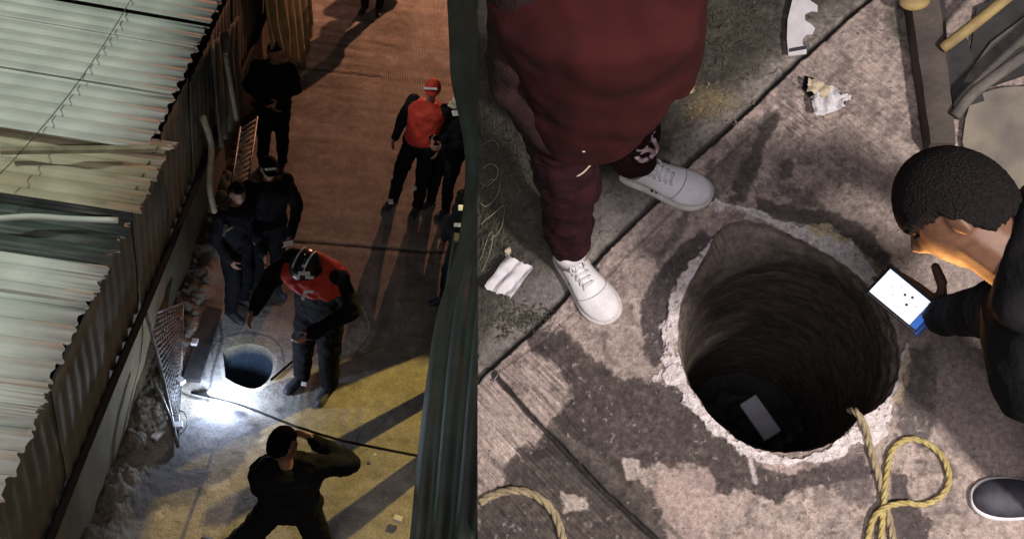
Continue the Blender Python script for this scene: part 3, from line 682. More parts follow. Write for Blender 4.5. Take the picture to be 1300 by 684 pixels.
        for i in range(2):
            for sg in (-1, 1):
                s_ = .40+.05*i; ww = .041*k*wid; c = heel+d*L*s_+sd*sg*ww*.97+up*.042*k; g = Geo(); g.box(c, .009*k, .006*k, .022*k, Matrix((d*.8+up*.5, sd, up)).transposed()); g.build(fr, 'side_mark', 'mark', o, smooth=False)
    return o

# ---------------- the standing person in maroon
top = thing(B, 'person', B.V(757, 268), 'person in maroon hoodie, joggers and white sneakers standing at the kerb above the hole', 'person')
h1, t1 = B.V(716, 318, 0), B.V(772, 398, 0); h2, t2 = B.V(792, 214, 0), B.V(900, 252, 0)
shoe(B, top, h1, t1, L=.265, wid=1.28, hi=1.15); shoe(B, top, h2, t2, L=.28, wid=1.26, hi=1.15)
an1, an2 = h1.lerp(t1, .20)+Vector((0, 0, .09)), h2.lerp(t2, .16)+Vector((0, 0, .09))
kn1, kn2 = B.V(722, 232, .48), B.V(798, 160, .46); hp1, hp2 = B.V(705, 130, .84), B.V(782, 105, .84)
ch = B.V(752, 30, 1.22); nk = B.V(756, -70, 1.42); s1 = B.V(668, -40, 1.36); s2 = B.V(846, -40, 1.36)
e1 = B.V(655, 105, 1.04); w1 = B.V(708, 182, .83); e2 = B.V(846, 92, 1.05); w2 = B.V(800, 110, .95)
fw = Vector((.35, -.94, -.1)); hc_ = nk+Vector((.04, -.03, .17))
hg, rt, up_, fwd_ = head_geo(hc_, (0.1, -.2, 1), (.4, -.8, -.5)); g = hg
g.capsule(nk, hc_, .055, .055); g.loft([(hp1.lerp(hp2, .5), (hp2-hp1).normalized()*.15, fw*.1), (ch, (s2-s1).normalized()*.15, fw*.1), (nk, (s2-s1).normalized()*.06, fw*.06)])
for a, b, c in ((s1, e1, w1), (s2, e2, w2)): g.capsule(a, b, .045, .036); g.capsule(b, c, .036, .024)
hand_geo(g, w1, hp1.lerp(hp2, .5)-w1+Vector((0, 0, -.05)), (0.2, .8, -.3), .95, .6, 1); hand_geo(g, w2, (-.3, -.6, -.5), (-.5, .5, 0), .95, .5, -1)
for a, b, c in ((hp1, kn1, an1), (hp2, kn2, an2)): g.capsule(a, b, .065, .045); g.capsule(b, c, .045, .034)
remesh(g.build(B, 'body', 'skin', top), .007, 3)
hr = hair_geo(hc_, (0.1, -.2, 1), (.4, -.8, -.5)); hr.build(B, 'hair', 'hair', top)
sx = (s2-s1).normalized(); pl = hp1.lerp(hp2, .5)
g = Geo(); f2 = Vector((.10, -1, .05)).normalized()
hem = B.V(735, 143, .80)
g.loft([(hem+Vector((0, 0, -.03)), sx*.135, f2*.118), (hem+Vector((-.0, .005, .03)), sx*.158, f2*.142), (pl.lerp(ch, .38)+f2*.02, sx*.168, f2*.15), (pl.lerp(ch, .8), sx*.178, f2*.145), (ch+Vector((0, 0, .08)), sx*.19, f2*.13), (nk-Vector((0, 0, .03)), sx*.13, f2*.09), (nk+Vector((0, 0, .04)), sx*.06, f2*.06)], 28)
g.capsule(s2, e2, .074, .062); g.capsule(e2, w2, .062, .048)
remesh(g.build(B, 'hoodie', 'hoodie', top), .010, 4, .6, .055, .20)
g = Geo(); g.capsule(s1, e1, .070, .058); g.capsule(e1, e1.lerp(w1, .9), .056, .044); remesh(g.build(B, 'sleeve', 'sleeve', top), .008, 3, .6, .022, .08)
g = Geo(); g.loft([(pl+Vector((0, 0, .10)), sx*.15, f2*.12), (pl-Vector((0, 0, .02)), sx*.155, f2*.125), (pl-Vector((0, 0, .10)), sx*.13, f2*.10)])
for a, b, c in ((hp1, kn1, an1), (hp2, kn2, an2)): g.capsule(a, b, .092, .080); g.capsule(b, c.lerp(b, .20), .080, .064)
remesh(g.build(B, 'jogger_trousers', 'jogger', top), .009, 4, .6, .040, .075)
for a in (an1, an2):
    g = Geo(); g.tube([a-Vector((0, 0, .02)), a+Vector((0, 0, .02)), a+Vector((0, 0, .07))], [.050, .047, .044], 20); g.build(B, 'sock', 'white', top)
# pale print up the trouser leg: curling strokes standing slightly proud
for st in ([(826,152),(832,160),(828,168)], [(818,166),(826,172),(822,180),(812,178)], [(806,182),(816,180),(820,188),(810,190),(806,186)], [(812,194),(822,190),(830,194),(826,200)], [(808,199),(814,204),(822,202)], [(830,178),(834,188),(830,196)]):
    g = Geo(); v_ = []
    for x, y in st:
        ry = Vector(B.ray(x, y)); o_ = Vector((0, 0, B.H)); best = min(((o_+ry*(t_/400.)) for t_ in range(700, 1400)), key=lambda p: abs((p-kn2.lerp(an2, max(0, min(1, (p-kn2).dot(an2-kn2)/(an2-kn2).length_squared)))).length-.082)+(0 if p.z > 0 else 9)+p.z*-.02)
        v_.append(best)
    g.tube(catmull(v_, 4), .0065, 6); g.build(B, 'trouser_print', 'prnt', top)
# pale drawstring hem line and white thread end
g = Geo(); g.tube(catmull([B.V(694, 222, .62), B.V(714, 226, .64), B.V(736, 222, .66), B.V(752, 206, .68), B.V(760, 192, .70)], 6), .0022, 6); g.build(B, 'pocket_seam', 'beige', top)
g = Geo(); g.ell(B.V(741, 190, .93), (.006, 0, 0), (0, .006, 0), (0, 0, .006)); g.build(B, 'drawstring_tip', 'white', top)

# ---------------- the man leaning in at right
man = thing(B, 'person', B.V(1330, 640), 'dark haired man in black leaning in from the right, holding a lit phone', 'person')
hc2 = B.V(1213, 266, 1.30); upd = (B.V(1155, 205, 1.33)-B.V(1290, 345, 1.27)).normalized()
fwd = (B.V(1140, 350, 1.20)-hc2).normalized()
g, rt, up_, fwd_ = head_geo(hc2, upd, fwd, .83, 80)
nk2 = B.V(1312, 340, 1.26); ch2 = B.V(1385, 430, 1.16); pv2 = B.V(1500, 520, .95)
sA = B.V(1308, 400, 1.14); eA = B.V(1262, 392, .92); wA = B.V(1196, 402, .70)
sB = B.V(1400, 340, 1.22); eB = B.V(1460, 300, .95); wB = B.V(1440, 330, .75)
g.capsule(nk2, hc2-upd*.04, .062, .056)
g.capsule(ch2, nk2, .09, .055); g.capsule(pv2, ch2, .10, .10); g.capsule(sA, eA, .045, .036); g.capsule(eA, wA, .036, .025); g.capsule(sB, eB, .045, .036); g.capsule(eB, wB, .036, .025)
fA, fB = B.V(1345, 650, .09), B.V(1470, 700, .09); kA = B.V(1400, 570, .52); kB = B.V(1520, 600, .52)
for a, b, c in ((pv2, kA, fA), (pv2, kB, fB)): g.capsule(a, b, .07, .05); g.capsule(b, c, .05, .036)
hand_geo(g, wA, B.V(1160, 380, .67)-wA, (-.2, .1, .9), 1.0, .22, -1)
hand_geo(g, wB, (-.2, -.3, -.9), (-.8, 0, 0), 1.0, .5, 1)
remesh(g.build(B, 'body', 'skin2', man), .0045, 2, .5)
hair_geo(hc2, upd, fwd, .83, .013, .16, 170, .0009, low=-.58).build(B, 'hair', 'hair', man)
for sd in (-1, 1):
    e = hc2+(rt*.031*sd+fwd_*.078+up_*.008)*.83; g = Geo(); g.ell(e-fwd_*.002, rt*.014, up_*.0035, fwd_*.008, 12, 8); g.build(B, 'eye', 'hair', man)
    g = Geo(); g.tube(catmull([e+(-rt*.018*sd+up_*.014+fwd_*.008), e+(up_*.020+fwd_*.009), e+(rt*.020*sd+up_*.014+fwd_*-.002)], 5), .0036, 6); g.build(B, 'eyebrow', 'hair', man)
g = Geo(); sxx = (sB-sA).normalized(); ax = (nk2-pv2).normalized(); dp = sxx.cross(ax).normalized()
g.loft([(pv2, sxx*.17, dp*.12), (pv2.lerp(ch2, .5), sxx*.17, dp*.12), (ch2, sxx*.19, dp*.125), (ch2.lerp(nk2, .55), sxx*.15, dp*.10), (nk2, sxx*.07, dp*.07)], 24)
g.capsule(ch2, sA, .11, .075); g.capsule(sA, eA, .070, .058); g.capsule(eA, wA.lerp(eA, .05), .056, .043); g.capsule(sB, eB, .07, .055); g.capsule(eB, wB, .055, .04)
g.capsule(B.V(1300, 440, 1.05), B.V(1330, 500, .98), .055, .07); g.capsule(B.V(1345, 395, 1.2), B.V(1325, 322, 1.24), .10, .070); g.capsule(B.V(1322, 340, 1.30), B.V(1322, 268, 1.31), .070, .052); g.capsule(B.V(1298, 382, 1.27), B.V(1318, 330, 1.31), .05, .06); g.capsule(B.V(1345, 395, 1.2), B.V(1318, 372, 1.22), .09, .066)
remesh(g.build(B, 'black_jacket', 'black', man), .010, 3, .6, .018, .08)
g = Geo(); g.capsule(pv2, kA, .10, .08); g.capsule(kA, fA, .08, .055); g.capsule(pv2, kB, .10, .08); g.capsule(kB, fB, .08, .055)
remesh(g.build(B, 'black_trousers', 'black', man), .012, 3, .6, .016, .08)
shoe(B, man, B.V(1378, 642, 0), B.V(1256, 634, 0), L=.285, mats=('mark', 'shoe'), wid=1.12, detail=False)
shoe(B, man, B.V(1490, 700, 0), B.V(1380, 700, 0), L=.285, mats=('mark', 'shoe'), wid=1.12, detail=False)
# the lit phone
pc = [B.V(1130, 339, .70), B.V(1190, 388, .70), B.V(1163, 423, .69), B.V(1104, 371, .69)]
cc_ = sum(pc, Vector())/4; R_, _ = oriented(cc_, pc[1]-pc[0], (pc[1]-pc[0]).cross(pc[3]-pc[0])*-1)
if (R_@Vector((0, 0, 1))).z < 0: R_ = R_@Matrix.Rotation(math.pi, 3, 'X')
Lx, Ly = (pc[1]-pc[0]).length, (pc[3]-pc[0]).length
ph = thing(B, 'mobile_phone', cc_, 'lit phone with bright white screen and blue bottom held out over the hole', 'mobile phone')
g = Geo(); g.box(cc_-R_@Vector((0, 0, .004)), Lx+.012, Ly+.012, .009, R_); o = g.build(B, 'phone_body', 'phoneb', ph, smooth=False); m_ = o.modifiers.new('b', 'BEVEL'); m_.width = .004; m_.segments = 3
g = Geo(); g.box(cc_+R_@Vector((-Lx*.07, 0, .001)), Lx*.86, Ly*.94, .0016, R_); scr = g.build(B, 'screen', 'screen', ph, smooth=False)
g = Geo(); g.box(cc_+R_@Vector((Lx*.43, 0, .001)), Lx*.12, Ly*.94, .0018, R_); g.build(B, 'blue_bar', 'blueui', ph, smooth=False)
g = Geo(); g.box(cc_+R_@Vector((Lx*.54, 0, -.004)), Lx*.10, Ly+.014, .012, R_); o = g.build(B, 'blue_case_end', 'blue', ph, smooth=False); m_ = o.modifiers.new('b', 'BEVEL'); m_.width = .004; m_.segments = 3
sg = 1 if (R_@Vector((0, 1, 0))).dot(pc[3]-pc[0]) < 0 else -1
for u_, v_, r_ in ((-.03, .14, .0030), (.09, .22, .0030), (.10, -.06, .0032), (.02, -.28, .0012), (-.18, -.10, .0012), (-.16, .25, .0012), (.24, .08, .0012), (-.28, .05, .0012)):
    g = Geo(); g.tube([cc_+R_@Vector((Lx*u_, Ly*v_*sg, .0014)), cc_+R_@Vector((Lx*u_, Ly*v_*sg, .0026))], r_, 10); g.build(B, 'screen_icon', 'icon', scr)

# ================================================================== ALLEY (left)
XW = -1.96; XL = -2.28
HA = smooth2([(283,446),(290,441),(312,436),(335,440),(345,450),(346,468),(339,484),(323,493),(302,488),(286,479)], 4)
px, py, q, idx = polar(A, HA, (90, -260, 645, 800), 900, 420)
V = A.P(px, py, 0.); x, y = V[:, 0], V[:, 1]
n1 = fbm(x*1.3, y*1.3, 3); n2 = fbm(x*5, y*5, 13); n3 = fbm(x*16, y*16, 43, 3); hb = fbm(x*1.6, y*9, 63, 4)
col = np.tile(np.array([.30, .27, .235]), (len(x), 1))*(1+.22*n1+.25*n2+.15*n3)[:, None]
up_m = sst(200, 60, py); col *= (1+.45*hb*up_m+.2*hb)[:, None]
sl = [A.P(395, 84)[1], A.P(395, 302)[1]]
hgt = n2*.006+n3*.003+hb*up_m*.006
for yy, s_ in ((sl[0], .012), (sl[1], .02)):
    d = abs(y-yy-x*s_*4-n1*.03); m = sst(.028, .008, d); hgt -= m*.015; col = mixc(col, (.03, .027, .025), m*.9)
    m = sst(.05, .01, abs(d-.075))*.5; col = mixc(col, (.42, .37, .31), m)
def stain_light_A(poly, k, amount, amp=6, soft=5):
    global col
    m = sst(soft, -soft, sdf(px, py, poly)+n2*amp+n3*amp*.6)*amount; col = mixc(col, k, m)
stain_light_A([(262,398),(330,396),(382,420),(388,470),(372,540),(330,560),(290,540),(250,500),(245,440)], (.46, .45, .43), .75)  # torch's pool of light painted as paler ground round the hole
stain_light_A([(232,540),(300,520),(330,545),(310,590),(250,632),(175,660),(160,640),(200,590)], (.12, .12, .135), .8, 9)
stain_light_A([(262,392),(280,396),(262,480),(230,480)], (.10, .10, .12), .8)
for a, b, r in ((305,525,9),(322,548,7),(298,550,8),(340,575,6),(356,520,6),(280,560,7)): stain_light_A([(a-r,b),(a,b-r*.6),(a+r,b),(a,b+r*.6)], (.13, .13, .15), .75, 4, 3)
stain_light_A([(250,640),(300,610),(340,600),(330,684),(240,700)], (.36, .33, .28), .5)
# pale lip along the near side of the opening
d, t_ = dline(px, py, HA+[HA[0]]); m = sst(6.5, 3.0, d+n3*1.5)*sst(440, 462, py); col = mixc(col, (.66, .66, .64), m)
m = sst(13, 8, d)*sst(448, 436, py); col = mixc(col, (.42, .38, .30), m); m = sst(2.0, .5, abs(d-14))*sst(470, 450, py); col = mixc(col, (.14, .14, .14), m*.7)
j, _ = dline(px, py, [(278,400),(282,430),(270,470),(262,520)]); col = mixc(col, (.07, .07, .08), sst(3, 1, j+n2)*.7)
base_ = sst(.42, .0, x-XL); hgt += base_*(.10+.09*n2+.05*n3); col = mixc(col, (.062, .052, .036), base_*.92)
V[:, 2] += hgt; col = np.clip(col, .012, .8); AC = A.V(314, 465)
gy_ = y[q[:, 0]]; cl = np.where(gy_ > sl[0], 0, np.where(gy_ > sl[1], 1, 2))
for k in range(3): tag(piece(A, 'alley_ground', V, q[cl == k], col, MA, AC), kind='structure')
ring = V[idx[0]]; cA = ring[:, :2].mean(0); rv = []; rc = []; zs = -np.linspace(0, 2.8, 22); a0 = np.arctan2(ring[:, 1]-cA[1], ring[:, 0]-cA[0])
for z_ in zs:
    t = sst(0, .25, -z_); X = ring[:, 0]*(1-t)+(cA[0]+np.cos(a0)*.24)*t; Y = ring[:, 1]*(1-t)+(cA[1]+np.sin(a0)*.27)*t
    rv.append(np.stack([X, Y, ring[:, 2]*(1-t)+z_], 1)); rc.append(np.tile(np.array([.30, .26, .19])*(1-sst(.05, .12, -z_))+np.array([.035, .055, .085])*sst(.05, .12, -z_)*(1-.9*sst(.2, 1.1, -z_)), (len(X), 1))*(1+.3*fbm(a0*3, a0*0+z_*9, 4))[:, None])  # bluish wall fades darker downwards, the shaft's shade painted in
k = np.arange(900*22).reshape(22, 900); wq = np.stack([k[:-1], k[1:], np.roll(k[1:], -1, 1), np.roll(k[:-1], -1, 1)], -1).reshape(-1, 4)
tag(obj(A, 'manhole_shaft', np.concatenate(rv), wq.tolist()+[tuple(k[-1])[::-1]], 'well', None, AC, True, np.clip(np.concatenate(rc), .01, .6)), 'small open manhole shaft with a bright lip on the alley ground beside the torch', 'manhole')

# ---------------- left building: lower wall, corrugated upper wall, roofs
bld = thing(A, 'roofed_building', (XW, 7, 0), 'long low building with pale corrugated roofs and stained wall along the left of the alley', 'building')
gv = []; gf = []; NY, NZ = 160, 24; ysw = np.linspace(1.5, 18, NY)
for j in range(NZ+1):
    z_ = 2.02*j/NZ-.02
    nn = fbm(ysw*2.2, ysw*0+z_*2.2, 15, 5); mm = fbm(ysw*9, ysw*0+z_*9, 19, 3)
    for i in range(NY): gv.append((XL+nn[i]*.03+mm[i]*.012, ysw[i], z_))
for j in range(NZ):
    for i in range(NY-1): gf.append((j*NY+i, j*NY+i+1, (j+1)*NY+i+1, (j+1)*NY+i))
obj(A, 'plaster_wall', gv, gf, 'wallp', bld)
def corrug(fr, name, o, du, dv, nu, nv, nrm, amp, pitch, Lv, material, parent, ragged=0, prof=1.0):
    """sheet spanned by du (along the ribs) and dv (across them)"""
    o, du, dv, nrm = Vector(o), Vector(du), Vector(dv), Vector(nrm); v = []; f = []
    for j in range(nv+1):
        t = j/nv; s_ = math.sin(2*math.pi*t*Lv/pitch); s_ = math.copysign(abs(s_)**prof, s_) if prof >= 1 else max(-1, min(.35, s_*1.8))
        e = ragged(t) if ragged else 0
        for i in range(nu+1):
            u = i/nu; v.append(o+du*(u*(1+0))+dv*t+nrm*(amp*s_+.003*math.sin(u*9+t*4))+du.normalized()*e*(1-u))
    for j in range(nv):
        for i in range(nu): f.append((j*(nu+1)+i, j*(nu+1)+i+1, (j+1)*(nu+1)+i+1, (j+1)*(nu+1)+i))
    q_ = obj(fr, name, v, f, material, parent, None, True); m_ = q_.modifiers.new('s', 'SOLIDIFY'); m_.thickness = .006
    return q_
# upper wall of vertical-ribbed sheets
yy = 1.6; k = 0
while yy < 17.5:
    wdt = .82; corrug(A, 'wall_sheet', (XW+.03+.012*(k % 2), yy, 1.98+random.uniform(-.03, .03)), (0, 0, 1.02 if yy > 5.5 else .90), (0, wdt*1.03, 0), 6, 40, (1, 0, 0), .005, .14, wdt, 'rust', bld); yy += wdt; k += 1
# ledge pipe along the joint of the two walls
g = Geo(); g.tube(catmull([(XW+.07, y_, 2.0+.02*math.sin(y_*1.7)) for y_ in np.linspace(1.5, 17.5, 24)], 3), .030, 8); g.build(A, 'wall_pipe', 'cable', bld)
# roofs: ribs run away from the wall, each sheet a part
def roof(y0, y1, z0, xe, material, pitch=.152, amp=.021, over=0, wdt=.76, slope=.03, xs=0):
    yy = y0; k = 0
    while yy < y1-.05:
        ww = min(wdt, y1-yy); xo = xe+random.uniform(-.03, .03)
        rag = (lambda t, s=random.random()*6: .012*math.sin(t*23+s)+.010*math.sin(t*61+s))
        corrug(A, 'roof_sheet', (xo, yy, z0+.008*(k % 2)), (-6.5, 0, 6.5*slope), (0, ww*1.02, 0), 14, max(8, int(ww/.011)), (0, 0, 1), amp, pitch, ww, material, bld, rag, .6); yy += ww; k += 1
roof(8.10, 13.2, 3.12, XW+.05, 'roofg'); roof(6.16, 8.1, 3.10, XW+.05, 'roofg')
roof(5.56, 6.46, 3.0, XW+.16, 'roofy'); roof(4.84, 5.80, 2.93, XW+.08, 'roofd', amp=.026); roof(3.9, 4.98, 2.99, XW+.08, 'roofg'); roof(1.4, 3.9, 3.02, XW+.10, 'roofg')
g = Geo(); g.tube(catmull([A.V(172, -10, 3.155), A.V(130, 60, 3.155), A.V(80, 130, 3.15), A.V(20, 200, 3.16), A.V(-20, 240, 3.16)], 6), .0035, 6)
tag(g.build(A, 'roof_cable', 'steel'), 'thin cable lying diagonally across the pale corrugated roof', 'cable')
# board lying on roof joints
sheet(A, 'roof_plank', [(0,186),(200,184),(198,189),(0,192)], 3.16, 'pale', .03, None, 'narrow batten lying across the roof between pale and yellowed sheets', 'batten')
g = Geo()
g.tube(catmull([A.V(-20, 279, 3.06), A.V(40, 275, 3.08), A.V(90, 278, 3.06), A.V(150, 280, 3.06)], 5), .022, 7); tag(g.build(A, 'roof_roll', 'roofg'), 'pale ragged strip lying between the yellowed roof and the dark roof', 'strip')

# ---------------- drapes and loose things along the left wall
def drape(fr, name, cols, material, label, cat, folds=9, amp=.04, nrm=(1, -.3, 0), X=XW+.12, n=40, m=16):
    """cloth hung on the wall: cols = (top left, top right, bottom right, bottom left) in the wall's plane"""
    a, b, c, d = [fr.wall(x_, y_, X) for x_, y_ in cols]; v = []; f = []; nr = Vector(nrm).normalized()
    for j in range(m+1):
        for i in range(n+1):
            s_, t_ = i/n, j/m; p = a.lerp(b, s_).lerp(d.lerp(c, s_), t_); v.append(p+nr*(amp*(.4+.9*t_)*math.sin(s_*folds*6.28+math.sin(t_*3)*.8)+.05*vnoise(s_*5, t_*3, 7)))
    for j in range(m):
        for i in range(n): f.append((j*(n+1)+i, j*(n+1)+i+1, (j+1)*(n+1)+i+1, (j+1)*(n+1)+i))
    o = obj(fr, name, v, f, material, None, None, True); s_ = o.modifiers.new('s', 'SOLIDIFY'); s_.thickness = .004; return tag(o, label, cat)
drape(A, 'hanging_tarp', [(322,-60),(392,-60),(394,88),(338,62)], 'drape', 'folded yellowish tarp hanging on the wall behind the standing man', 'tarp', 6)
drape(A, 'hanging_cloth', [(262,60),(300,20),(300,150),(272,185)], 'rust', 'brown cloth hanging on the dark wall above the ladder', 'cloth', 4, .03)
def pole(fr, name, pts, r, material, label, cat): g = Geo(); g.tube(catmull(pts, 6), r, 8); return tag(g.build(fr, name, material), label, cat)
X2 = XW+.22
pole(A, 'bent_pipe', [A.wall(258, 150, X2), A.wall(268, 185, X2), A.wall(266, 235, X2), A.wall(272, 268, X2)], .028, 'pale', 'pale bent pipe standing against the wall left of the ladder', 'pipe')
pole(A, 'thin_pole', [A.wall(286, 70, X2), A.wall(293, 110, X2), A.wall(300, 152, X2)], .022, 'pale', 'thin pale pole leaning on the wall above the ladder', 'pole')
# ladder
lt, lb = A.wall(316, 155, XW+.18), A.wall(296, 290, XW+.30); lad = thing(A, 'ladder', lb, 'ladder with close pale rungs leaning along the wall behind the dark crowd', 'ladder')
dy_ = Vector((.09, .17, 0))
for s_ in (-1, 1): g = Geo(); g.tube([lt+dy_*s_*.7, lb+dy_*s_*.7], .014, 6); g.build(A, 'rail', 'steel', lad)
for i in range(19):
    p = lt.lerp(lb, (i+.5)/19); g = Geo(); g.tube([p-dy_*.7, p+dy_*.7], .012, 6); g.build(A, 'rung', 'pale', lad)
# wire mesh gate leaning on the wall
ga = [A.V(188, 400, .50), A.V(232, 386, .35), A.V(230, 470, .04), A.V(225, 566, .03)]; gt = thing(A, 'mesh_gate', ga[3], 'wire mesh gate panel leaning over the ground beside the torch', 'gate')
g = Geo()
for a, b in ((0, 1), (1, 2), (2, 3), (3, 0)): g.tube([ga[a], ga[b]], .014, 6)
g.build(A, 'frame', 'steel', gt); g = Geo()
for i in range(1, 13): t = i/13; g.tube([ga[0].lerp(ga[1], t), ga[3].lerp(ga[2], t)], .006, 4)
for i in range(1, 24): t = i/24; g.tube([ga[0].lerp(ga[3], t), ga[1].lerp(ga[2], t)], .006, 4)
g.build(A, 'wire_mesh', 'steel', gt)
for pts, lab in (([A.V(184, 392, .85), A.V(205, 470, .4), A.V(226, 568, .03)], 'dark long bar along the outer side of the mesh gate'), ([A.V(194, 480, .5), A.V(212, 520, .3), A.V(222, 552, .05)], 'short grey bar lying below the mesh gate')):
    pole(A, 'metal_bar', pts, .016, 'steel', lab, 'bar')
plank(A, 'dark_plank', [(262,388),(282,392),(254,482),(232,480)], (.05, .05, .05, .05), .045, 'darkb', 'dark plank lying on the ground between mesh gate and manhole', 'plank', None, 8)
for i, (a, b, r, lab) in enumerate(((247,434,.045,'small white box on the dark plank left of the manhole'),(229,483,.05,'small white box by the lower end of the dark plank'),(226,540,.05,'small white carton below the mesh gate'),(199,553,.05,'small grey white carton nearest the stained wall'),(476,577,.02,'small white box standing in for a glint on the yellow lit ground'),(505,658,.045,'small white crumpled scrap at the bottom of the alley'))):  # the smallest white box stands in for a glint
    g = Geo(); Rz = Matrix.Rotation(i*.9, 3, 'Z'); g.box(A.V(a, b, .12 if i < 2 else .07), r*1.3, r*1.7, r*.8, Rz); o = g.build(A, 'litter_glint_box', 'cup', smooth=False)
    m_ = o.modifiers.new('b', 'BEVEL'); m_.width = .004; tag(o, lab, 'box')
g = Geo(); pole(A, 'bent_wire', [A.V(214, 520, .02), A.V(232, 522, .05), A.V(238, 535, .05), A.V(232, 548, .02), A.V(222, 552, .02)], .006, 'steel', 'bent wire lying round the small white carton', 'wire')
# rubble along the wall foot
g = Geo()
for i in range(150):
    yv = random.uniform(2.5, 9); c_ = Vector((XL+abs(random.gauss(.10, .10)), yv, random.uniform(.02, .08))); r = random.uniform(.01, .035)
    gg = Geo(); gg.ell(c_, (r, 0, 0), (0, r*random.uniform(.6, 1.2), 0), (0, 0, r*.7), 6, 4)
    g.add([Vector(p)+Vector((random.uniform(-r, r), random.uniform(-r, r), random.uniform(-r, r)))*.25 for p in gg.v], gg.f)
tag(g.build(A, 'rubble', 'rock', smooth=False), 'broken rubble piled along the foot of the stained wall', 'rubble', None, 'stuff')
# torch on the ground
tc_ = A.V(262, 497, .06); tt = thing(A, 'torch', tc_, 'very bright white torch on the ground beside the alley manhole', 'torch')
g = Geo(); dv_ = (A.V(282, 497, .10)-tc_).normalized(); g.tube([tc_-dv_*.06, tc_, tc_+dv_*.01, tc_+dv_*.04], [.018, .018, .028, .030], 14); g.build(A, 'torch_body', 'steel', tt)
g = Geo(); g.tube([tc_+dv_*.038, tc_+dv_*.043], .027, 14); g.build(A, 'torch_lens', 'lens', tt)
# rods and ropes
pole(A, 'pulling_rope', [A.V(243, 498, .06), A.V(300, 512, .15), A.V(360, 535, .75), A.V(388, 545, 1.05), A.V(440, 560, .95), A.V(530, 578, .85), A.V(560, 583, .8)], .011, 'cable', 'long dark rope stretched across the alley by the bending man', 'rope')
pole(A, 'iron_bar', [A.V(344, 482, .03), A.V(358, 470, .03), A.V(372, 458, .06)], .014, 'cable', 'short dark iron bar leaning out from the alley manhole lip', 'bar')
pole(A, 'ground_hose', [A.V(458, 385, .02), A.V(470, 420, .02), A.V(450, 452, .02), A.V(478, 442, .02), A.V(500, 432, .02)], .008, 'pale', 'thin pale hose lying on the ground right of the helmeted rescuer', 'hose')

# ---------------- right side: dark tarp of the neighbouring stall, close to the viewer
edge_ = smooth2([(566,-60),(568,0),(571,60),(573,105),(585,160),(592,215),(586,290),(572,350),(556,400),(546,460),(538,520),(530,590),(521,684),(512,760)], 5)
v = []; f = []; n = 60; L_ = len(edge_)
for j, (ex, ey) in enumerate(edge_):
    t = j/(L_-1); p0 = A.V(ex, ey, 2.35); p1 = A.V(690+0*t, ey-60-90*t, 3.7)
    for i in range(n+1):
        s_ = i/n; p = p0.lerp(p1, s_); fo = math.sin((s_*(2.6+2.6*t)+.15*math.sin(t*5))*6.28+.6); fo = math.copysign(abs(fo)**.8, fo)
        v.append(p+Vector((-.25, -.2, .6))*(.03+.065*t)*fo*min(1, s_*6+.2)+Vector((0, 0, 1))*.05*float(fbm(s_*6., t*9., 4, 3)))
for j in range(L_-1):
    for i in range(n): f.append((j*(n+1)+i, j*(n+1)+i+1, (j+1)*(n+1)+i+1, (j+1)*(n+1)+i))
o = obj(A, 'stall_tarp', v, f, 'tarp', None, None, True); m_ = o.modifiers.new('s', 'SOLIDIFY'); m_.thickness = .008
tag(o, 'big dark grey green tarp with long folds covering the right side of the alley', 'tarp')

for i, (a, b, lab) in enumerate(((552,500,'added shadow casting post standing at the tarp edge beside the upper yellow patch'),(556,575,'added shadow casting post standing at the tarp edge near the bottom yellow patch'),(580,420,'added thick shadow casting post under the tarp beyond the yellow patches'))):  # unseen posts added to throw dark stripes over the yellow patches
    p = A.V(a, b, 0); g = Geo(); g.box(p+Vector((0, 0, 1.0)), .13+.05*i, .13, 2.0); o = g.build(A, 'added_shadow_post', 'darkb', smooth=False); m_ = o.modifiers.new('b', 'BEVEL'); m_.width = .01; tag(o, lab, 'post', 'added posts under the tarp')

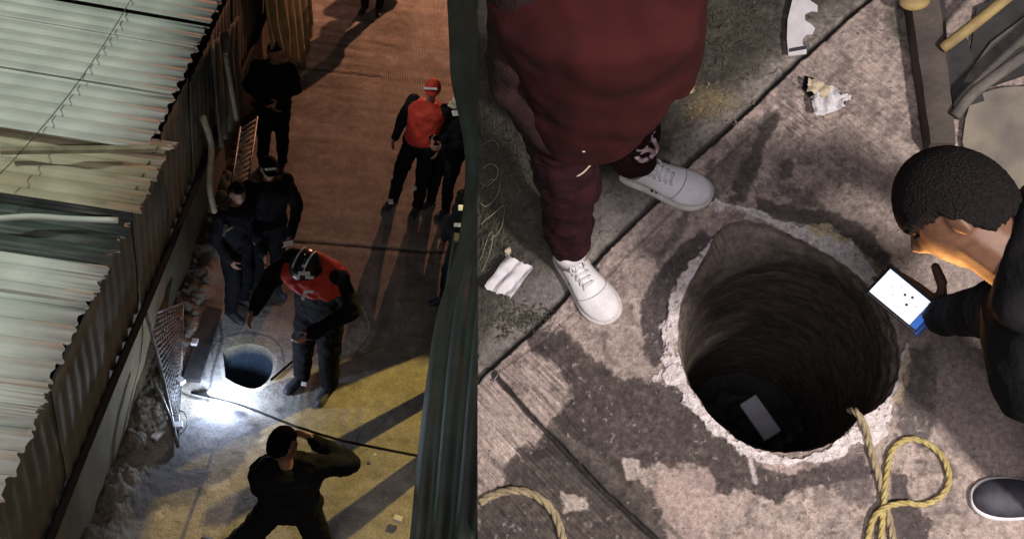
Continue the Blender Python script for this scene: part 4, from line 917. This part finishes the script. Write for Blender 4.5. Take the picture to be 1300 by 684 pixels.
# ---------------- people of the alley
def rays(fr, px_, py_, z_): return fr.V(px_, py_, z_)
def person(fr, label, J, outfit, up=(0, 0, 1), fwd=(0, -1, 0), s=1.0, helmet=False, cap=False, vest=None, sleeves=None, bands=(), group=None, base=None, hands=True, vox=.014, boots='mark', bulk=1.18):
    """J: joints placed in space; one continuous body, clothes as parts"""
    J = {k_: Vector(v_) for k_, v_ in J.items()}
    t = thing(fr, 'person', base if base is not None else (J['anL']+J['anR'])/2-Vector((0, 0, .09)), label, 'person', group)
    g, rt, u_, fw_ = head_geo(J['head'], up, fwd, s, 32)
    sx = (J['shR']-J['shL']).normalized(); ax = (J['neck']-J['pel']).normalized(); dp = sx.cross(ax).normalized()
    g.capsule(J['neck'], J['head']-Vector(up)*.03, .05*s, .05*s)
    g.loft([(J['pel'], sx*.14*s, dp*.09*s), (J['pel'].lerp(J['neck'], .5), sx*.13*s, dp*.09*s), (J['pel'].lerp(J['neck'], .85), sx*.15*s, dp*.09*s), (J['neck'], sx*.05*s, dp*.05*s)])
    for a in 'LR':
        g.capsule(J['sh'+a], J['el'+a], .045*s, .036*s); g.capsule(J['el'+a], J['wr'+a], .036*s, .026*s)
        g.capsule(J['hip'+a], J['kn'+a], .07*s, .05*s); g.capsule(J['kn'+a], J['an'+a], .05*s, .036*s)
        hand_geo(g, J['wr'+a], (J['wr'+a]-J['el'+a]).normalized(), -sx if a == 'R' else sx, s, .5, 1 if a == 'L' else -1)
    remesh(g.build(fr, 'body', 'skin', t), .009, 2)
    sb = s*bulk
    g = Geo(); g.loft([(J['pel']-ax*.06, sx*.165*sb, dp*.12*sb), (J['pel'].lerp(J['neck'], .35), sx*.165*sb, dp*.125*sb), (J['pel'].lerp(J['neck'], .75), sx*.20*sb, dp*.14*sb), (J['pel'].lerp(J['neck'], .92), sx*.17*sb, dp*.11*sb), (J['neck'], sx*.07*sb, dp*.07*sb)])
    sl_ = Geo() if sleeves else g
    for a in 'LR': sl_.capsule(J['sh'+a], J['el'+a], .068*sb, .056*sb); sl_.capsule(J['el'+a], J['wr'+a], .056*sb, .043*sb)
    remesh(g.build(fr, 'jacket', outfit[0], t), vox, 3, .6, .05, .11)
    if sleeves: remesh(sl_.build(fr, 'sleeves', sleeves, t), vox, 3, .6, .045, .11)
    if vest:
        g = Geo(); g.loft([(J['pel'].lerp(J['neck'], vest[1]), sx*.185*sb, dp*.145*sb), (J['pel'].lerp(J['neck'], .75), sx*.222*sb, dp*.155*sb), (J['pel'].lerp(J['neck'], .95), sx*.19*sb, dp*.125*sb), (J['neck'], sx*.10*sb, dp*.09*sb)])
        remesh(g.build(fr, 'vest', vest[0], t), vox, 2, .6, .045, .11)
    g = Geo(); g.capsule(J['hipL'], J['hipR'], .11*sb, .11*sb)
    for a in 'LR': g.capsule(J['hip'+a], J['kn'+a], .095*sb, .075*sb); g.capsule(J['kn'+a], J['an'+a], .073*sb, .055*sb)
    remesh(g.build(fr, 'trousers', outfit[1], t), vox, 3, .6, .045, .11)
    for a in 'LR':
        an = J['an'+a]; d = J['toe'+a]-an; d.z = 0; d.normalize(); shoe(fr, t, Vector((an.x, an.y, an.z-.09))-d*.07, Vector((an.x, an.y, an.z-.09))+d*.2, L=.28*s, big=False, mats=(boots if isinstance(boots, str) else boots[0], 'mark'), hi=1.15, name='boot')
    if helmet:
        c = J['head']+u_*.03*s; g = Geo(); v_ = []; f_ = []; nu, nv = 28, 12
        for j_ in range(nv+1):
            ph_ = math.pi*.54*j_/nv
            for i_ in range(nu):
                th = 2*math.pi*i_/nu; rr_ = 1+(.10 if j_ == nv else 0)
                v_.append(c+(rt*.108*math.cos(th)*math.sin(ph_)*rr_+fw_*.132*math.sin(th)*math.sin(ph_)*rr_+u_*.118*math.cos(ph_))*s)
        for j_ in range(nv):
            for i_ in range(nu): f_.append((j_*nu+i_, (j_+1)*nu+i_, (j_+1)*nu+(i_+1) % nu, j_*nu+(i_+1) % nu))
        g.add(v_, f_); hm = g.build(fr, 'helmet', 'helm', t); m_ = hm.modifiers.new('s', 'SOLIDIFY'); m_.thickness = .006
        for xo in (-.045, .045):
            g = Geo(); g.tube([c+(rt*xo+fw_*.132*math.sin(a_)*.93+u_*.122*math.cos(a_)*.93)*s for a_ in np.linspace(-1.0, 1.0, 11)], .007, 6); g.build(fr, 'helmet_stripe', 'refl', hm)
        g = Geo(); g.box(c+(fw_*.135+u_*.02)*s, .05*s, .02*s, .03*s, Matrix((rt, fw_, u_)).transposed()); g.build(fr, 'headlamp', 'refl', hm)
    elif cap:
        hair_geo(J['head'], up, fwd, s*1.06, .014, .30, 40, 0).build(fr, 'cap', cap, t)
        g = Geo(); g.loft([(J['head']+(fw_*.08+u_*.045)*s, rt*.075*s, u_*.006), (J['head']+(fw_*.13+u_*.035)*s, rt*.068*s, u_*.006), (J['head']+(fw_*.165+u_*.025)*s, rt*.04*s, u_*.006)], 14); g.build(fr, 'cap_peak', cap, t)
    else: hair_geo(J['head'], up, fwd, s, .014, .40, 44, .003).build(fr, 'hair', 'hair', t)
    for (p, d, w_, h_) in bands:
        p = Vector(p); R_, _ = oriented(p, d, (0, -.5, 1)); g = Geo(); g.box(p, w_, h_, .012, R_); o_ = g.build(fr, 'reflective_patch', 'refl', t, smooth=False); m_ = o_.modifiers.new('b', 'BEVEL'); m_.width = .004
    return t
def stand(fr, fx, fy, h, face, headpx=None, lean=(0, 0), spread=.12, over=None):
    """joints of a standing figure whose feet stand at the pixel (fx, fy); face = heading in degrees"""
    s = h/1.75; o = fr.V(fx, fy, 0); a = math.radians(face); fw_ = Vector((math.cos(a), math.sin(a), 0)); lf = Vector((-fw_.y, fw_.x, 0)); ln = Vector((lean[0], lean[1], 0))
    def at(l, f, z_): return o+(lf*l+fw_*f)*s+Vector((0, 0, z_*s))+ln*(z_/1.6)
    J = dict(anL=at(spread, 0, .09/s), anR=at(-spread, .03, .09/s), toeL=at(spread+.02, .2, 0), toeR=at(-spread-.02, .22, 0), knL=at(spread*.9, .03, .50), knR=at(-spread*.9, .05, .50), hipL=at(.09, 0, .92), hipR=at(-.09, 0, .92),
             pel=at(0, 0, .98), neck=at(0, .01, 1.48), head=at(0, .04, 1.63), shL=at(.19, 0, 1.42), shR=at(-.19, 0, 1.42), elL=at(.27, -.02, 1.14), elR=at(-.27, -.02, 1.14), wrL=at(.22, .12, .92), wrR=at(-.22, .12, .92))
    for k_, (l, f, z_) in (over or {}).items(): J[k_] = at(l, f, z_)
    return J, s, fw_
# A: man against the wall
J, s, fw_ = stand(A, 346, 212, 1.72, -80, lean=(.0, 0), over=dict(wrL=(.05, .16, 1.05), wrR=(-.05, .16, 1.0), elR=(-.30, .02, 1.16)))
person(A, 'man in dark clothes standing with folded hands against the wall', J, ('black', 'black'), fwd=(.1, -.9, -.35), s=s)
# crowd member below him
J, s, fw_ = stand(A, 338, 368, 1.72, -60, over=dict(wrL=(.12, .34, 1.0), elL=(.28, .12, 1.16)))
person(A, 'onlooker in dark jacket with a pale band on the cap below the wall man', J, ('black', 'black'), fwd=(.3, -.8, -.5), s=s, cap='black', bands=[(J['head']+Vector((.03, -.10, .07)), (1, .3, .05), .10, .025), (J['shL']+Vector((-.02, -.12, -.12)), (1, .4, 0), .035, .05)])
J, s, fw_ = stand(A, 300, 392, 1.62, -30, over=dict(wrL=(.1, .3, .9)))
person(A, 'dark figure crouched close to the wall behind the onlookers', J, ('navy', 'black'), fwd=(.5, -.6, -.5), s=s)
# B: rescuer in red seen from behind with white cap band
J, s, fw_ = stand(A, 514, 262, 1.78, -110, lean=(.16, .02), spread=.15, over=dict(elL=(.24, -.06, 1.13), wrR=(-.30, .02, .90), wrL=(.26, .1, 1.0)))
person(A, 'rescuer in red jacket and dark trousers walking at the right of the alley', J, ('red', 'black'), up=(.1, 0, 1), fwd=(-.2, -.9, -.4), s=s, cap='red', sleeves='navy', bands=[(J['head']+Vector((-.02, -.10, .075)), (1, .1, .05), .15, .03), (A.atY(496, 256, 9.95), (1, .2, 0), .06, .07), (A.atY(526, 239, 9.85), (1, .2, 0), .05, .05)])
J, s, fw_ = stand(A, 556, 265, 1.62, -130, lean=(.08, 0), over=dict(wrL=(.1, .3, 1.15), wrR=(-.08, .3, 1.2)))
person(A, 'onlooker in black with pale cap beside the red jacket rescuer', J, ('black', 'black'), fwd=(-.5, -.7, -.3), s=s, cap='beige', bands=[(A.atY(578, 144, 9.75), (1, .4, 0), .07, .07)])
# C: helmeted rescuer at the hole
J, s, fw_ = stand(A, 402, 488, 1.98, -115, spread=.13, over=dict(elR=(-.36, .16, 1.18), wrR=(-.34, .42, 1.02), elL=(.34, .10, 1.12), wrL=(.16, .38, 1.0), head=(0, .26, 1.52), neck=(0, .14, 1.43), shL=(.2, .10, 1.38), shR=(-.2, .10, 1.38)))
person(A, 'rescuer with black helmet and orange red shoulders standing at the manhole', J, ('black', 'black'), up=(-.05, -.25, 1), fwd=(-.3, -.8, -.55), s=s, helmet=True, vest=('red', .72),
       bands=[(A.atY(386, 347, 6.55), (1, .2, 0), .10, .035), (A.atY(393, 352, 6.55), (1, .1, 0), .07, .025), (A.atY(386, 375, 6.58), (.25, .1, 1), .10, .03), (A.atY(393, 370, 6.56), (1, 0, 0), .07, .025), (A.atY(366, 309, 6.60), (1, .5, 0), .08, .04), (A.V(386, 487, .10), (1, 0, 0), .05, .04)], bulk=1.3)
g = Geo(); pl_ = [A.V(393, 338, 1.25), A.V(420, 340, 1.25), A.V(424, 378, 1.05), A.V(392, 376, 1.05)]
# D: bending man pulling the rope
J = dict(anL=A.V(282, 702, .09), anR=A.V(416, 728, .09), toeL=A.V(262, 690, 0), toeR=A.V(430, 700, 0), knL=A.V(322, 672, .46), knR=A.V(404, 684, .46), hipL=A.V(352, 640, .82), hipR=A.V(386, 640, .82), pel=A.V(369, 634, .88), neck=A.V(362, 588, 1.30), head=A.V(360, 566, 1.42),
         shL=A.V(340, 596, 1.27), shR=A.V(390, 594, 1.27), elR=A.V(446, 588, 1.22), wrR=A.V(400, 560, 1.26), elL=A.V(332, 618, 1.05), wrL=A.V(352, 604, 1.15))
person(A, 'man in black bending and pulling the rope at the bottom of the alley', J, ('black', 'black'), up=(-.1, .5, .9), fwd=(.5, .5, -.2), s=1.2, base=A.V(355, 700))
# E: person at the top edge, only the legs in view
J, s, fw_ = stand(A, 472, 14, 1.72, -95, over={})
person(A, 'person whose dark legs show at the top edge of the alley', J, ('navy', 'navy'), fwd=(0, -1, -.2), s=s, boots='mark')
# F: person half hidden behind the tarp
J, s, fw_ = stand(A, 572, 392, 1.68, -150, lean=(.05, 0), over={})
person(A, 'person in black mostly hidden behind the tarp with two reflective patches', J, ('black', 'black'), fwd=(-.8, -.5, -.2), s=s, cap='black', bands=[(A.atY(583, 286, 7.7), (1, .1, 0), .10, .04), (A.atY(585, 264, 7.7), (1, .1, 0), .05, .06)])

J, s, fw_ = stand(A, 520, -34, 1.75, -95, spread=.2)  # figure added out of view to throw a long shadow down the lane
person(A, 'added unseen person above the top edge who only casts a shadow down the lane', J, ('navy', 'navy'), fwd=(0, -1, -.2), s=s)
